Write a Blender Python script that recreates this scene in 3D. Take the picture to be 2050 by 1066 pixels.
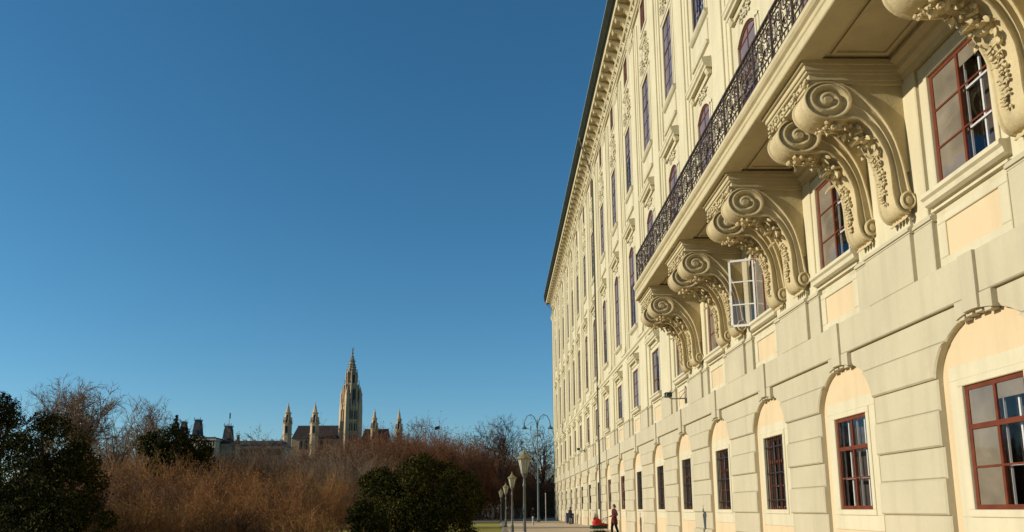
import bpy, math, random
import numpy as np
from math import sin, cos, pi, radians, sqrt, tan, atan2

S = bpy.context.scene
for o in list(bpy.data.objects): bpy.data.objects.remove(o)
COL = S.collection

# ------------------------------------------------------------------ camera
YAW, PIT, ROL = 0.019828, 0.167207, -0.0065434
EYE = 1.55
F = 1500.0; CX = 1025.0; CY = 766.5
_f = np.array([sin(YAW)*cos(PIT), cos(YAW)*cos(PIT), sin(PIT)])
_r0 = np.array([cos(YAW), -sin(YAW), 0.0]); _u0 = np.cross(_r0, _f)
_r = cos(ROL)*_r0 + sin(ROL)*_u0; _u = -sin(ROL)*_r0 + cos(ROL)*_u0
from mathutils import Matrix, Vector
cam = bpy.data.objects.new('camera', bpy.data.cameras.new('camera')); COL.objects.link(cam)
cam.matrix_world = Matrix(((_r[0], _u[0], -_f[0], 0), (_r[1], _u[1], -_f[1], 0), (_r[2], _u[2], -_f[2], EYE), (0, 0, 0, 1)))
cam.data.sensor_width = 36; cam.data.lens = F/2050*36
cam.data.shift_y = (CY-533)/2050
cam.data.clip_start = 0.1; cam.data.clip_end = 6000
S.camera = cam

def wp(u, v, Y=None, X=None):
    """world point seen at photo pixel (u, v) at depth Y or lateral X (used to measure positions)"""
    d = _f + _r*(u-CX)/F + _u*(CY-v)/F
    t = Y/d[1] if Y is not None else X/d[0]
    return (d[0]*t, d[1]*t, EYE+d[2]*t)

# ------------------------------------------------------------------ light
SUN_EL = 17.0
SUN_AZ = 262.0              # clockwise from +Y: the sun stands to the left and a little behind the camera
W = bpy.data.worlds.new("World"); S.world = W; W.use_nodes = True
nt = W.node_tree; nt.nodes.clear()
sky = nt.nodes.new('ShaderNodeTexSky'); sky.sky_type = 'NISHITA'; sky.sun_disc = False
sky.sun_elevation = radians(SUN_EL); sky.sun_rotation = radians(SUN_AZ)
sky.altitude = 200; sky.air_density = 1.05; sky.dust_density = 0.0; sky.ozone_density = 4.8
hs = nt.nodes.new('ShaderNodeHueSaturation'); hs.inputs['Saturation'].default_value = 1.12; hs.inputs['Hue'].default_value = 0.488
bg = nt.nodes.new('ShaderNodeBackground'); bg.inputs['Strength'].default_value = 0.125
wo = nt.nodes.new('ShaderNodeOutputWorld')
nt.links.new(sky.outputs[0], hs.inputs['Color']); nt.links.new(hs.outputs[0], bg.inputs['Color']); nt.links.new(bg.outputs[0], wo.inputs['Surface'])
sl = bpy.data.lights.new('sun', 'SUN'); sl.energy = 4.9; sl.angle = radians(0.53); sl.color = (1.0, 0.915, 0.775)
so = bpy.data.objects.new('sun', sl); COL.objects.link(so)
az = radians(SUN_AZ); el = radians(SUN_EL)
tow = Vector((sin(az)*cos(el), cos(az)*cos(el), sin(el)))
so.rotation_euler = tow.to_track_quat('Z', 'Y').to_euler()
so.location = tow*60+Vector((0, 0, 0))
S.view_settings.view_transform = 'Standard'; S.view_settings.look = 'None'
S.view_settings.exposure = 0.0; S.view_settings.gamma = 1.0
S.render.engine = 'CYCLES'
S.cycles.max_bounces = 6; S.cycles.transparent_max_bounces = 12

# ------------------------------------------------------------------ materials
def mat(name, col, rough=0.85, var=0.12, scale=1.2, streak=0.0, bump=0.0, bscale=18.0, spec=0.3, metal=0.0, col2=None, fine=0.0):
    m = bpy.data.materials.new(name); m.use_nodes = True
    t = m.node_tree; b = t.nodes['Principled BSDF']
    b.inputs['Roughness'].default_value = rough; b.inputs['Metallic'].default_value = metal
    b.inputs['Specular IOR Level'].default_value = spec
    geo = t.nodes.new('ShaderNodeNewGeometry')
    n = t.nodes.new('ShaderNodeTexNoise'); n.inputs['Scale'].default_value = scale; n.inputs['Detail'].default_value = 6
    t.links.new(geo.outputs['Position'], n.inputs['Vector'])
    r = t.nodes.new('ShaderNodeMapRange'); r.inputs['From Min'].default_value = 0.3; r.inputs['From Max'].default_value = 0.7
    t.links.new(n.outputs['Fac'], r.inputs['Value'])
    c2 = col2 if col2 else tuple(c*(1-var) for c in col)
    mx = t.nodes.new('ShaderNodeMix'); mx.data_type = 'RGBA'
    mx.inputs['A'].default_value = (*col, 1); mx.inputs['B'].default_value = (*c2, 1)
    t.links.new(r.outputs[0], mx.inputs['Factor'])
    out = mx.outputs['Result']
    if streak > 0:
        mp = t.nodes.new('ShaderNodeMapping'); mp.inputs['Scale'].default_value = (2.2, 2.2, 0.16)
        t.links.new(geo.outputs['Position'], mp.inputs['Vector'])
        n2 = t.nodes.new('ShaderNodeTexNoise'); n2.inputs['Scale'].default_value = 1.3; n2.inputs['Detail'].default_value = 5
        t.links.new(mp.outputs[0], n2.inputs['Vector'])
        r2 = t.nodes.new('ShaderNodeMapRange'); r2.inputs['From Min'].default_value = 0.46; r2.inputs['From Max'].default_value = 0.75
        r2.inputs['To Max'].default_value = streak
        t.links.new(n2.outputs['Fac'], r2.inputs['Value'])
        mx2 = t.nodes.new('ShaderNodeMix'); mx2.data_type = 'RGBA'; mx2.inputs['B'].default_value = (col[0]*.55, col[1]*.52, col[2]*.45, 1)
        t.links.new(r2.outputs[0], mx2.inputs['Factor']); t.links.new(out, mx2.inputs['A']); out = mx2.outputs['Result']
    if fine > 0:
        n4 = t.nodes.new('ShaderNodeTexNoise'); n4.inputs['Scale'].default_value = scale*14; n4.inputs['Detail'].default_value = 4
        t.links.new(geo.outputs['Position'], n4.inputs['Vector'])
        r4 = t.nodes.new('ShaderNodeMapRange'); r4.inputs['From Min'].default_value = 0.35; r4.inputs['From Max'].default_value = 0.7; r4.inputs['To Max'].default_value = fine
        t.links.new(n4.outputs['Fac'], r4.inputs['Value'])
        mx4 = t.nodes.new('ShaderNodeMix'); mx4.data_type = 'RGBA'; mx4.inputs['B'].default_value = (col[0]*.5, col[1]*.5, col[2]*.5, 1)
        t.links.new(r4.outputs[0], mx4.inputs['Factor']); t.links.new(out, mx4.inputs['A']); out = mx4.outputs['Result']
    if streak > .15:
        v = t.nodes.new('ShaderNodeTexNoise'); v.inputs['Scale'].default_value = .55; v.inputs['Detail'].default_value = 9; v.inputs['Roughness'].default_value = .72; v.inputs['Distortion'].default_value = .6
        t.links.new(geo.outputs['Position'], v.inputs['Vector'])
        r5 = t.nodes.new('ShaderNodeMapRange'); r5.inputs['From Min'].default_value = .56; r5.inputs['From Max'].default_value = .66; r5.inputs['To Max'].default_value = .30
        t.links.new(v.outputs['Fac'], r5.inputs['Value'])
        mx5 = t.nodes.new('ShaderNodeMix'); mx5.data_type = 'RGBA'; mx5.inputs['B'].default_value = (col[0]*.80, col[1]*.78, col[2]*.72, 1)
        t.links.new(r5.outputs[0], mx5.inputs['Factor']); t.links.new(out, mx5.inputs['A']); out = mx5.outputs['Result']
    t.links.new(out, b.inputs['Base Color'])
    if bump > 0:
        n3 = t.nodes.new('ShaderNodeTexNoise'); n3.inputs['Scale'].default_value = bscale; n3.inputs['Detail'].default_value = 5
        t.links.new(geo.outputs['Position'], n3.inputs['Vector'])
        bp = t.nodes.new('ShaderNodeBump'); bp.inputs['Strength'].default_value = bump; bp.inputs['Distance'].default_value = 0.02
        t.links.new(n3.outputs['Fac'], bp.inputs['Height']); t.links.new(bp.outputs[0], b.inputs['Normal'])
    return m

M = {}
M['plaster'] = mat('cream_plaster', (0.581, 0.510, 0.329), var=.10, scale=.7, streak=.40, bump=.25, bscale=9, fine=.06)
M['pilaster'] = mat('pale_plaster', (0.612, 0.542, 0.349), var=.10, scale=.9, streak=.36, bump=.2, bscale=9, fine=.06)
M['rustic'] = mat('rusticated_plaster', (0.502, 0.440, 0.291), var=.12, scale=.6, streak=.26, bump=.35, bscale=7, fine=.06)
M['peach'] = mat('peach_plaster', (0.620, 0.479, 0.283), var=.08, scale=.8, streak=.20, bump=.2, bscale=9, fine=.05)
M['trim'] = mat('window_surround_plaster', (0.593, 0.526, 0.349), var=.09, scale=.9, streak=.30, bump=.15, bscale=12, fine=.06)
M['balcony_stone'] = mat('balcony_stone', (0.556, 0.465, 0.270), var=.12, scale=1.2, streak=.25, bump=.3, bscale=10, fine=.12)
M['stone'] = mat('carved_stone', (.60, .485, .265), var=.2, scale=2.2, streak=.35, bump=.45, bscale=16, fine=.22)
M['frame_dark'] = mat('dark_red_brown_paint', (.075, .024, .018), rough=.5, var=.3, scale=5, spec=.4)
M['frame'] = mat('red_brown_paint', (.155, .040, .018), rough=.6, var=.3, scale=5, spec=.15)
M['white_sash'] = mat('white_sash_paint', (.83, .81, .74), rough=.5, var=.1, scale=4)
M['iron'] = mat('wrought_iron', (.028, .022, .018), rough=.5, var=.4, scale=9, col2=(.085, .045, .02), spec=.5)
M['copper_edge'] = mat('pale_copper_edge', (.30, .38, .33), rough=.6, var=.2, scale=3)
M['copper'] = mat('green_copper', (.10, .17, .13), rough=.6, var=.4, scale=1.5, bump=.2)
M['pipe'] = mat('painted_downpipe', (.10, .095, .065), rough=.6, var=.4, scale=2)
M['copper_dark'] = mat('dark_gutter', (.028, .03, .018), spec=.05, rough=.9, var=.4, scale=2)
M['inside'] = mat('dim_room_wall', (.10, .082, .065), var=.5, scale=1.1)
M['blind'] = mat('grey_blind', (.27, .235, .215), var=.2, scale=2.0)
M['blind_warm'] = mat('warm_grey_blind', (.29, .245, .17), var=.45, scale=1.6, streak=.3)
M['grille'] = mat('window_grille_iron', (.035, .025, .02), rough=.6, var=.3, scale=6)

def glass(name, tint, fac):
    m = bpy.data.materials.new(name); m.use_nodes = True; t = m.node_tree; t.nodes.clear()
    o = t.nodes.new('ShaderNodeOutputMaterial'); mix = t.nodes.new('ShaderNodeMixShader')
    tr = t.nodes.new('ShaderNodeBsdfTransparent'); tr.inputs[0].default_value = (*tint, 1)
    gl = t.nodes.new('ShaderNodeBsdfGlossy'); gl.inputs['Roughness'].default_value = 0.03
    gl.inputs['Color'].default_value = (.9, .9, .95, 1)
    lw = t.nodes.new('ShaderNodeLayerWeight'); lw.inputs['Blend'].default_value = fac
    geo = t.nodes.new('ShaderNodeNewGeometry')
    n = t.nodes.new('ShaderNodeTexNoise'); n.inputs['Scale'].default_value = 1.4; n.inputs['Detail'].default_value = 2
    bp = t.nodes.new('ShaderNodeBump'); bp.inputs['Strength'].default_value = .25; bp.inputs['Distance'].default_value = .04
    t.links.new(geo.outputs['Position'], n.inputs['Vector']); t.links.new(n.outputs['Fac'], bp.inputs['Height'])
    t.links.new(bp.outputs[0], gl.inputs['Normal'])
    t.links.new(lw.outputs['Fresnel'], mix.inputs[0]); t.links.new(tr.outputs[0], mix.inputs[1]); t.links.new(gl.outputs[0], mix.inputs[2])
    t.links.new(mix.outputs[0], o.inputs['Surface'])
    return m
M['glass'] = glass('window_glass', (.90, .90, .92), .38)
M['glass_upper'] = glass('old_window_glass', (.84, .80, .83), .32)

# ------------------------------------------------------------------ mesh helpers
class MB:
    def __init__(s): s.v = []; s.f = []; s.m = []
    def add(s, vs, fs, mi=0):
        b = len(s.v); s.v += [tuple(map(float, p)) for p in vs]; s.f += [tuple(b+i for i in f) for f in fs]; s.m += [mi]*len(fs); return s
    def quad(s, a, b, c, d, mi=0): return s.add([a, b, c, d], [(0, 1, 2, 3)], mi)
    def box(s, x0, x1, y0, y1, z0, z1, mi=0):
        v = [(x, y, z) for x in (x0, x1) for y in (y0, y1) for z in (z0, z1)]
        return s.add(v, [(0, 1, 3, 2), (4, 6, 7, 5), (0, 4, 5, 1), (2, 3, 7, 6), (0, 2, 6, 4), (1, 5, 7, 3)], mi)
    def cbox(s, x0, x1, y0, y1, z0, z1, c=.02, mi=0):
        """box whose front (towards -X) face has chamfered edges"""
        v = [(x0, y0+c, z0+c), (x0, y1-c, z0+c), (x0, y1-c, z1-c), (x0, y0+c, z1-c),
             (x0+c, y0, z0), (x0+c, y1, z0), (x0+c, y1, z1), (x0+c, y0, z1),
             (x1, y0, z0), (x1, y1, z0), (x1, y1, z1), (x1, y0, z1)]
        f = [(0, 3, 2, 1)]
        for a in range(4):
            b = (a+1) % 4; f += [(a, b, 4+b, 4+a), (4+a, 4+b, 8+b, 8+a)]
        return s.add(v, f, mi)
    def prism_y(s, pts, y0, y1, mi=0, cap=True):
        """outline in (x, z) extruded along y"""
        n = len(pts); v = [(p[0], y0, p[1]) for p in pts]+[(p[0], y1, p[1]) for p in pts]
        f = [(i, (i+1) % n, n+(i+1) % n, n+i) for i in range(n)]
        if cap: f += [tuple(range(n-1, -1, -1)), tuple(range(n, 2*n))]
        return s.add(v, f, mi)
    def prism_z(s, pts, z0, z1, mi=0):
        n = len(pts); v = [(p[0], p[1], z0) for p in pts]+[(p[0], p[1], z1) for p in pts]
        return s.add(v, [(i, (i+1) % n, n+(i+1) % n, n+i) for i in range(n)]+[tuple(range(n-1, -1, -1)), tuple(range(n, 2*n))], mi)
    def tube(s, pts, r, n=5, mi=0, cap=True):
        pts = [Vector(p) for p in pts]; rr = r if isinstance(r, (list, tuple)) else [r]*len(pts)
        vs = []; a = None
        for i, p in enumerate(pts):
            d = (pts[min(i+1, len(pts)-1)]-pts[max(i-1, 0)])
            d = d.normalized() if d.length > 1e-9 else Vector((0, 0, 1))
            if a is None:
                a = d.orthogonal().normalized()
            else:
                a = (a-d*a.dot(d)); a = a.normalized() if a.length > 1e-6 else d.orthogonal().normalized()
            b = d.cross(a)
            for k in range(n):
                t = 2*pi*k/n; vs.append(p+a*(cos(t)*rr[i])+b*(sin(t)*rr[i]))
        fs = []
        for i in range(len(pts)-1):
            for k in range(n):
                k2 = (k+1) % n; fs.append((i*n+k, i*n+k2, (i+1)*n+k2, (i+1)*n+k))
        if cap: fs += [tuple(range(n-1, -1, -1)), tuple((len(pts)-1)*n+k for k in range(n))]
        return s.add(vs, fs, mi)
    def lathe(s, prof, c=(0, 0, 0), n=16, mi=0, rot=0.0, sx=1.0, sy=1.0):
        vs = []
        for r, z in prof:
            for k in range(n):
                t = 2*pi*k/n+rot; vs.append((c[0]+r*cos(t)*sx, c[1]+r*sin(t)*sy, c[2]+z))
        fs = []
        for i in range(len(prof)-1):
            for k in range(n):
                k2 = (k+1) % n; fs.append((i*n+k, i*n+k2, (i+1)*n+k2, (i+1)*n+k))
        fs += [tuple(range(n-1, -1, -1)), tuple((len(prof)-1)*n+k for k in range(n))]
        return s.add(vs, fs, mi)
    def blob(s, c, r, rnd=None, mi=0, nu=7, nv=5):
        """small lumpy ellipsoid"""
        rx, ry, rz = r if isinstance(r, (list, tuple)) else (r, r, r)
        vs = [(c[0], c[1], c[2]-rz)]
        for j in range(1, nv):
            ph = -pi/2+pi*j/nv
            for i in range(nu):
                t = 2*pi*i/nu; k = 1+(rnd.uniform(-.16, .16) if rnd else 0)
                vs.append((c[0]+rx*k*cos(ph)*cos(t), c[1]+ry*k*cos(ph)*sin(t), c[2]+rz*k*sin(ph)))
        vs.append((c[0], c[1], c[2]+rz)); L = len(vs)-1
        fs = [(0, 1+(i+1) % nu, 1+i) for i in range(nu)]
        for j in range(nv-2):
            for i in range(nu):
                a = 1+j*nu+i; b = 1+j*nu+(i+1) % nu; fs.append((a, b, b+nu, a+nu))
        fs += [(L, 1+(nv-2)*nu+i, 1+(nv-2)*nu+(i+1) % nu) for i in range(nu)]
        return s.add(vs, fs, mi)
    def leaf(s, c, d, nrm, L, w, mi=0, curl=.35):
        """a carved or living leaf: curved, pointed, folded along its rib, with some thickness"""
        d = Vector(d).normalized(); nrm = Vector(nrm); nrm = (nrm-d*nrm.dot(d)).normalized(); sd = d.cross(nrm); c = Vector(c)
        prof = [(0, .25), (.3, .9), (.6, 1.0), (.85, .6), (1.0, .05)]; vs = []
        for t, k in prof:
            o = c+d*(t*L)+nrm*(curl*L*t*t)
            vs += [o-sd*(w*k), o+nrm*(.25*w*k)+nrm*.02, o+sd*(w*k), o-nrm*(.3*w)]
        fs = []
        for i in range(4):
            for a, b in ((0, 1), (1, 2), (2, 3), (3, 0)): fs.append((i*4+a, i*4+b, i*4+4+b, i*4+4+a))
        return s.add(vs, fs, mi)
    def build(s, name, mats, parent=None, smooth=False, loc=None):
        me = bpy.data.meshes.new(name); me.from_pydata(s.v, [], s.f)
        if not isinstance(mats, (list, tuple)): mats = [mats]
        for m in mats: me.materials.append(M[m] if isinstance(m, str) else m)
        if len(mats) > 1: me.polygons.foreach_set('material_index', s.m)
        if smooth: me.polygons.foreach_set('use_smooth', [True]*len(me.polygons))
        me.update()
        o = bpy.data.objects.new(name, me); COL.objects.link(o)
        if parent: o.parent = parent
        if loc: o.location = loc
        return o
def empty(name, loc=(0, 0, 0), rz=0):
    o = bpy.data.objects.new(name, None); COL.objects.link(o); o.location = loc; o.rotation_euler.z = rz; o.empty_display_size = .3; return o
def tag(o, label=None, cat=None, group=None, kind=None):
    if label: o['label'] = label
    if cat: o['category'] = cat
    if group: o['group'] = group
    if kind: o['kind'] = kind
    return o
def children(o): return [c for c in COL.objects if c.parent == o]
def clone(src, parent, loc, kids=()):
    o = src.copy(); COL.objects.link(o); o.parent = parent; o.location = loc
    for k in kids:
        c = k.copy(); COL.objects.link(c); c.parent = o
    return o
def fastmesh(name, V, Q, mats, mi=None, smooth=False):
    me = bpy.data.meshes.new(name); k = Q.shape[1]
    me.vertices.add(len(V)); me.vertices.foreach_set('co', V.astype(np.float32).ravel())
    me.loops.add(Q.size); me.loops.foreach_set('vertex_index', Q.astype(np.int32).ravel())
    me.polygons.add(len(Q)); me.polygons.foreach_set('loop_start', np.arange(0, Q.size, k, dtype=np.int32))
    for m in mats: me.materials.append(M[m] if isinstance(m, str) else m)
    if mi is not None: me.polygons.foreach_set('material_index', mi.astype(np.int32))
    if smooth: me.polygons.foreach_set('use_smooth', np.ones(len(Q), dtype=bool))
    me.update(calc_edges=True); me.validate()
    return me
#==SETTING==
# ------------------------------------------------------------------ ground, roads, lawn
M['soil'] = mat('park_soil', (.085, .07, .045), var=.4, scale=.6, bump=.4, bscale=6, fine=.3)
M['asphalt'] = mat('street_asphalt', (.11, .10, .095), var=.25, scale=.8, bump=.2, fine=.2)
M['sand'] = mat('sandy_path', (.62, .47, .29), var=.16, scale=.9, bump=.3, bscale=25, fine=.2)
M['grass'] = mat('winter_lawn', (.37, .34, .035), var=.35, scale=.5, bump=.6, bscale=30, col2=(.26, .20, .05), fine=.35)
M['kerb'] = mat('kerb_stone', (.30, .28, .25), var=.2, scale=3)
def sheet(name, x0, x1, y0, y1, z, m, nx=1, ny=1):
    b = MB()
    for i in range(nx):
        for j in range(ny):
            xa, xb = x0+(x1-x0)*i/nx, x0+(x1-x0)*(i+1)/nx; ya, yb = y0+(y1-y0)*j/ny, y0+(y1-y0)*(j+1)/ny
            b.quad((xa, ya, z), (xb, ya, z), (xb, yb, z), (xa, yb, z))
    return tag(b.build(name, m), kind='structure')
sheet('ground', -2500, 2500, -600, 3500, 0.0, 'soil', 10, 10)
sheet('path', .45, 8.3, -30, 96.0, .004, 'sand')
sheet('street', -160, 260, 96.0, 108.5, .004, 'asphalt')
sheet('square', -160, 260, 108.5, 128, .008, 'sand')
sheet('lawn', -60, .30, 40, 92.0, .008, 'grass')
kb = MB(); kb.box(.30, .45, -30, 95.85, 0, .10); kb.box(-60, .45, 95.85, 96.0, 0, .12)
tag(kb.build('kerb', 'kerb'), kind='structure')

# ------------------------------------------------------------------ palace
PAL = empty('palace', (0, 0, 0))
tag(PAL, 'long cream baroque palace with iron balcony on scrolled consoles and many red-brown windows', 'palace')
BY = [7.1, 12.25, 17.4, 22.4, 27.6, 32.9, 38.25, 44.0, 49.85, 55.85, 61.8, 67.8, 74.0, 79.2, 84.7, 91.0, 97.0, 103.0]
Y0, Y1 = -6.0, 108.0
PC = [(BY[i]+BY[i+1])/2 for i in range(len(BY)-1)]
PC = [PC[0]-5.15, *PC, 107.0]
XW = 8.32
GW = .79; MW = .84; NW = .83; SW = .84; TW = .64           # half widths of the windows of each storey
def arch_z(dy, a, zs, b): return zs+b*sqrt(max(0.0, 1-(dy/a)**2))
# --- wall with real openings
ops = []
for i, y in enumerate(BY):
    ops += [(y-GW, y+GW, 1.49, 3.66), (y-MW, y+MW, 7.44, 9.70), (y-NW, y+NW, 12.38, 17.40), (y-SW, y+SW, 20.99, 25.13), (y-TW, y+TW, 28.33, 30.05)]
b = MB()
ys = sorted({Y0, Y1, *[o[0] for o in ops], *[o[1] for o in ops], *PC}); zs = sorted({0.0, 5.3, 18.9, 26.5, 31.2, *[o[2] for o in ops], *[o[3] for o in ops]})
for i in range(len(ys)-1):
    for j in range(len(zs)-1):
        ym, zm = (ys[i]+ys[i+1])/2, (zs[j]+zs[j+1])/2
        if any(o[0] < ym < o[1] and o[2] < zm < o[3] for o in ops): continue
        b.quad((XW, ys[i], zs[j]), (XW, ys[i], zs[j+1]), (XW, ys[i+1], zs[j+1]), (XW, ys[i+1], zs[j]), 1 if zm < 5.3 else 0)
for o in ops:   # reveals
    d = .42; x2 = XW+d
    b.quad((XW, o[0], o[2]), (x2, o[0], o[2]), (x2, o[0], o[3]), (XW, o[0], o[3]))
    b.quad((XW, o[1], o[2]), (XW, o[1], o[3]), (x2, o[1], o[3]), (x2, o[1], o[2]))
    b.quad((XW, o[0], o[3]), (x2, o[0], o[3]), (x2, o[1], o[3]), (XW, o[1], o[3]))
    b.quad((XW, o[0], o[2]), (XW, o[1], o[2]), (x2, o[1], o[2]), (x2, o[0], o[2]))
for y in BY:    # segmental heads of the tall balcony windows
    n = 10
    for k in range(n):
        a0, a1 = -1+2*k/n, -1+2*(k+1)/n
        z0, z1 = 17.0+.39*(1-a0*a0), 17.0+.39*(1-a1*a1)
        b.quad((XW, y+a0*NW, z0), (XW, y+a0*NW, 17.40), (XW, y+a1*NW, 17.40), (XW, y+a1*NW, z1))
        b.quad((XW, y+a0*NW, z0), (XW, y+a1*NW, z1), (XW+.12, y+a1*NW, z1), (XW+.12, y+a0*NW, z0))
# end walls, back and inside floor of the block
b.quad((XW, Y1, 0), (XW, Y1, 31.2), (26, Y1, 31.2), (26, Y1, 0)); b.quad((XW, Y0, 0), (26, Y0, 0), (26, Y0, 31.2), (XW, Y0, 31.2))
b.quad((26, Y0, 0), (26, Y1, 0), (26, Y1, 31.2), (26, Y0, 31.2))
b.build('wall', ['plaster', 'peach'], PAL)
# --- rusticated piers of the ground floor (banded blocks, with the arches cut into them)
CZ = [0, .73, 1.39, 2.05, 2.64, 3.30, 3.90, 4.52, 5.10]
HA = 1.38; ZSP = 3.78; HB = 1.08
def aw(z):
    """half width of the arch opening at height z"""
    if z <= ZSP: return HA
    t = (z-ZSP)/HB
    return HA*sqrt(max(0, 1-t*t)) if t < 1 else 0.0
for i, pc in enumerate(PC):
    yl = BY[i-1] if i > 0 else Y0-HA; yr = BY[i] if i < len(BY) else Y1+HA+.04
    b = MB(); c = .032
    for k in range(len(CZ)-1):
        z0, z1 = CZ[k], CZ[k+1]; proud = (k % 2 == 0)
        if k == len(CZ)-2: proud = False
        xf = 8.15 if proud else 8.20
        n = 1 if z1 <= ZSP else 7
        zz = [z0+(z1-z0)*j/n for j in range(n+1)]
        L = []
        for z in zz:
            a0 = max(aw(z), .50 if k == len(CZ)-2 else 0); L.append((yl+a0, yr-a0, z))
        ex = 0.0
        for j in range(n):
            (a0, b0, za), (a1, b1, zb) = L[j], L[j+1]
            za2 = za+(c if j == 0 else 0); zb2 = zb-(c if j == n-1 else 0)
            b.quad((xf, a0+c, za2), (xf, a1+c, zb2), (xf, b1-c, zb2), (xf, b0-c, za2))
            for s_, p0, p1 in ((1, a0, a1), (-1, b0, b1)):
                q = [(xf, p0+s_*c, za2), (xf, p1+s_*c, zb2), (xf+c, p1, zb), (xf+c, p0, za)]
                b.quad(*(q if s_ < 0 else q[::-1]))
                q = [(xf+c, p0, za), (xf+c, p1, zb), (8.315, p1, zb), (8.315, p0, za)]
                b.quad(*(q if s_ < 0 else q[::-1]))
        for z, d in ((z0, 1), (z1, -1)):
            e = L[0] if d == 1 else L[-1]
            b.quad((xf, e[0]+c, z+d*c), (xf, e[1]-c, z+d*c), (xf+c, e[1], z), (xf+c, e[0], z))
            b.quad((xf+c, e[0], z), (xf+c, e[1], z), (8.315, e[1], z), (8.315, e[0], z))
    b.build('rusticated_pier', 'rustic', PAL)
# --- keystones over the arches
for y in BY:
    b = MB()
    for (h0, h1, x, z1) in ((.0, .20, 8.065, 5.86), (.20, .50, 8.115, 5.10)):
        n = 3
        for sgn in (-1, 1):
            for j in range(n):
                d0, d1 = h0+(h1-h0)*j/n, h0+(h1-h0)*(j+1)/n
                z0a, z0b = arch_z(d0, HA, ZSP, HB), arch_z(d1, HA, ZSP, HB)
                a, c_ = y+sgn*d0, y+sgn*d1
                b.quad((x, a, z0a), (x, a, z1), (x, c_, z1), (x, c_, z0b)); b.quad((x, a, z0a), (x, c_, z0b), (8.315, c_, z0b), (8.315, a, z0a))
                if z1 > 5.5: b.quad((x, a, z1), (x, c_, z1), (8.315, c_, z1), (8.315, a, z1))
            e = y+sgn*h1; ze = arch_z(h1, HA, ZSP, HB)
            b.quad((x, e, ze), (x, e, z1), (8.315, e, z1), (8.315, e, ze))
    # the small stepped voussoirs hanging from the crown
    for d in (-.42, -.18, .08, .30):
        z = arch_z(d+.07, HA, ZSP, HB); b.box(8.15, 8.30, y+d, y+d+.17, z-.06, z+.02)
    b.build('keystone', 'rustic', PAL)
# --- band above the arches
b = MB(); prev = Y0
for y in BY+[Y1+.2]:
    e = min(y-.20, Y1+.0)
    if y > Y1: e = Y1+.04
    b.cbox(8.115, 8.315, prev, e, 5.10, 5.86, .02); prev = y+.20
b.build('belt_band', 'rustic', PAL)
# --- pedestals, pilasters
for i, pc in enumerate(PC):
    e = Y1+.02
    b = MB()
    def lay(h, x, z0, z1, c=.02):
        y0, y1 = pc-h, min(pc+h, e)
        if y1-y0 > .2: b.cbox(x, XW-.004, y0, y1, z0, z1, c)
    lay(1.50, 8.215, 5.862, 6.86, .012); lay(.89, 8.125, 5.862, 6.86, .012)
    for x, z0, z1 in ((.0, 6.86, 6.90), (-.035, 6.90, 6.965), (-.01, 6.965, 7.0)):
        lay(1.53, 8.215+x, z0, z1, .006); lay(.92, 8.12+x, z0, z1, .006)
    b.build('pedestal', 'rustic', PAL)
    b = MB()
    lay(1.38, 8.235, 7.0, 10.9); lay(.89, 8.15, 7.0, 10.9)
    lay(1.10, 8.24, 11.2, 29.7); lay(.84, 8.19, 11.2, 29.7); lay(.58, 8.11, 11.2, 29.3)
    for z0, z1, g in ((11.2, 11.5, .06), (11.5, 11.65, .03), (29.3, 29.42, .03), (29.42, 29.62, .02), (29.62, 29.85, .07)):
        lay(.58+g, 8.11-g, z0, z1, .02)
    # capital leaves
    rd = random.Random(i)
    for k in range(10):
        yy = pc-.5+k*.11
        if yy < e: b.leaf((8.10, yy, 28.75+.2*(k % 2)), (0, 0, 1), (-1, 0, 0), .5, .07, curl=.5)
    b.build('pilaster', 'pilaster', PAL)
# --- string course above the low storey
b = MB()
pr = [(8.32, 10.9), (8.22, 10.9), (8.20, 11.0), (8.12, 11.06), (8.10, 11.2), (8.32, 11.22)]
b.prism_y(pr, 31.45, Y1+.05); b.build('string_course', 'pilaster', PAL)

# --- window surrounds
def place(protos, ylist, z=0.0):
    """first bay gets the prototype itself, the others a copy with copies of its children"""
    for i, y in enumerate(ylist):
        for (o, kids) in protos:
            if i == 0: o.location = (0, y, 0)
            else: clone(o, PAL, (0, y, 0), kids)
def ring(b, hw, z0, z1, w, x, xb, c=.015, wt=None, wb=None):
    wt = w if wt is None else wt; wb = w if wb is None else wb
    if wb > 0: b.cbox(x, xb, -hw-w, hw+w, z0-wb, z0, c)
    b.cbox(x, xb, -hw-w, hw+w, z1, z1+wt, c)
    b.cbox(x, xb, -hw-w, -hw, z0, z1, c); b.cbox(x, xb, hw, hw+w, z0, z1, c)
b = MB(); ring(b, GW+.13, 1.36, 3.79, .26, 8.300, XW-.003, .008, wb=.34); ring(b, GW, 1.49, 3.66, .13, 8.275, XW-.002, .012)
gs = b.build('window_surround', 'trim', PAL); place([(gs, [])], BY)
# low storey: surround, sill, sunk panel below
b = MB(); ring(b, MW+.10, 7.44, 9.80, .20, 8.285, XW-.003, .01, wb=0); ring(b, MW, 7.44, 9.70, .10, 8.255, XW-.002, .01, wb=0)
ms = b.build('window_surround', 'trim', PAL); place([(ms, [])], BY)
b = MB()
b.prism_y([(8.32, 7.40), (8.10, 7.40), (8.085, 7.37), (8.085, 7.31), (8.14, 7.27), (8.16, 7.18), (8.23, 7.14), (8.32, 7.14)], -1.14, 1.14)
b.prism_y([(8.32, 7.08), (8.24, 7.08), (8.24, 7.03), (8.32, 7.02)], -1.08, 1.08)
sl_ = b.build('window_sill', 'trim', PAL); place([(sl_, [])], BY)
b = MB(); ring(b, .74, 6.08, 6.74, .24, 8.265, XW-.003, .012, wt=.14, wb=.20)
b.quad((XW-.02, -.74, 6.08), (XW-.02, -.74, 6.74), (XW-.02, .74, 6.74), (XW-.02, .74, 6.08), 1)
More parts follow.
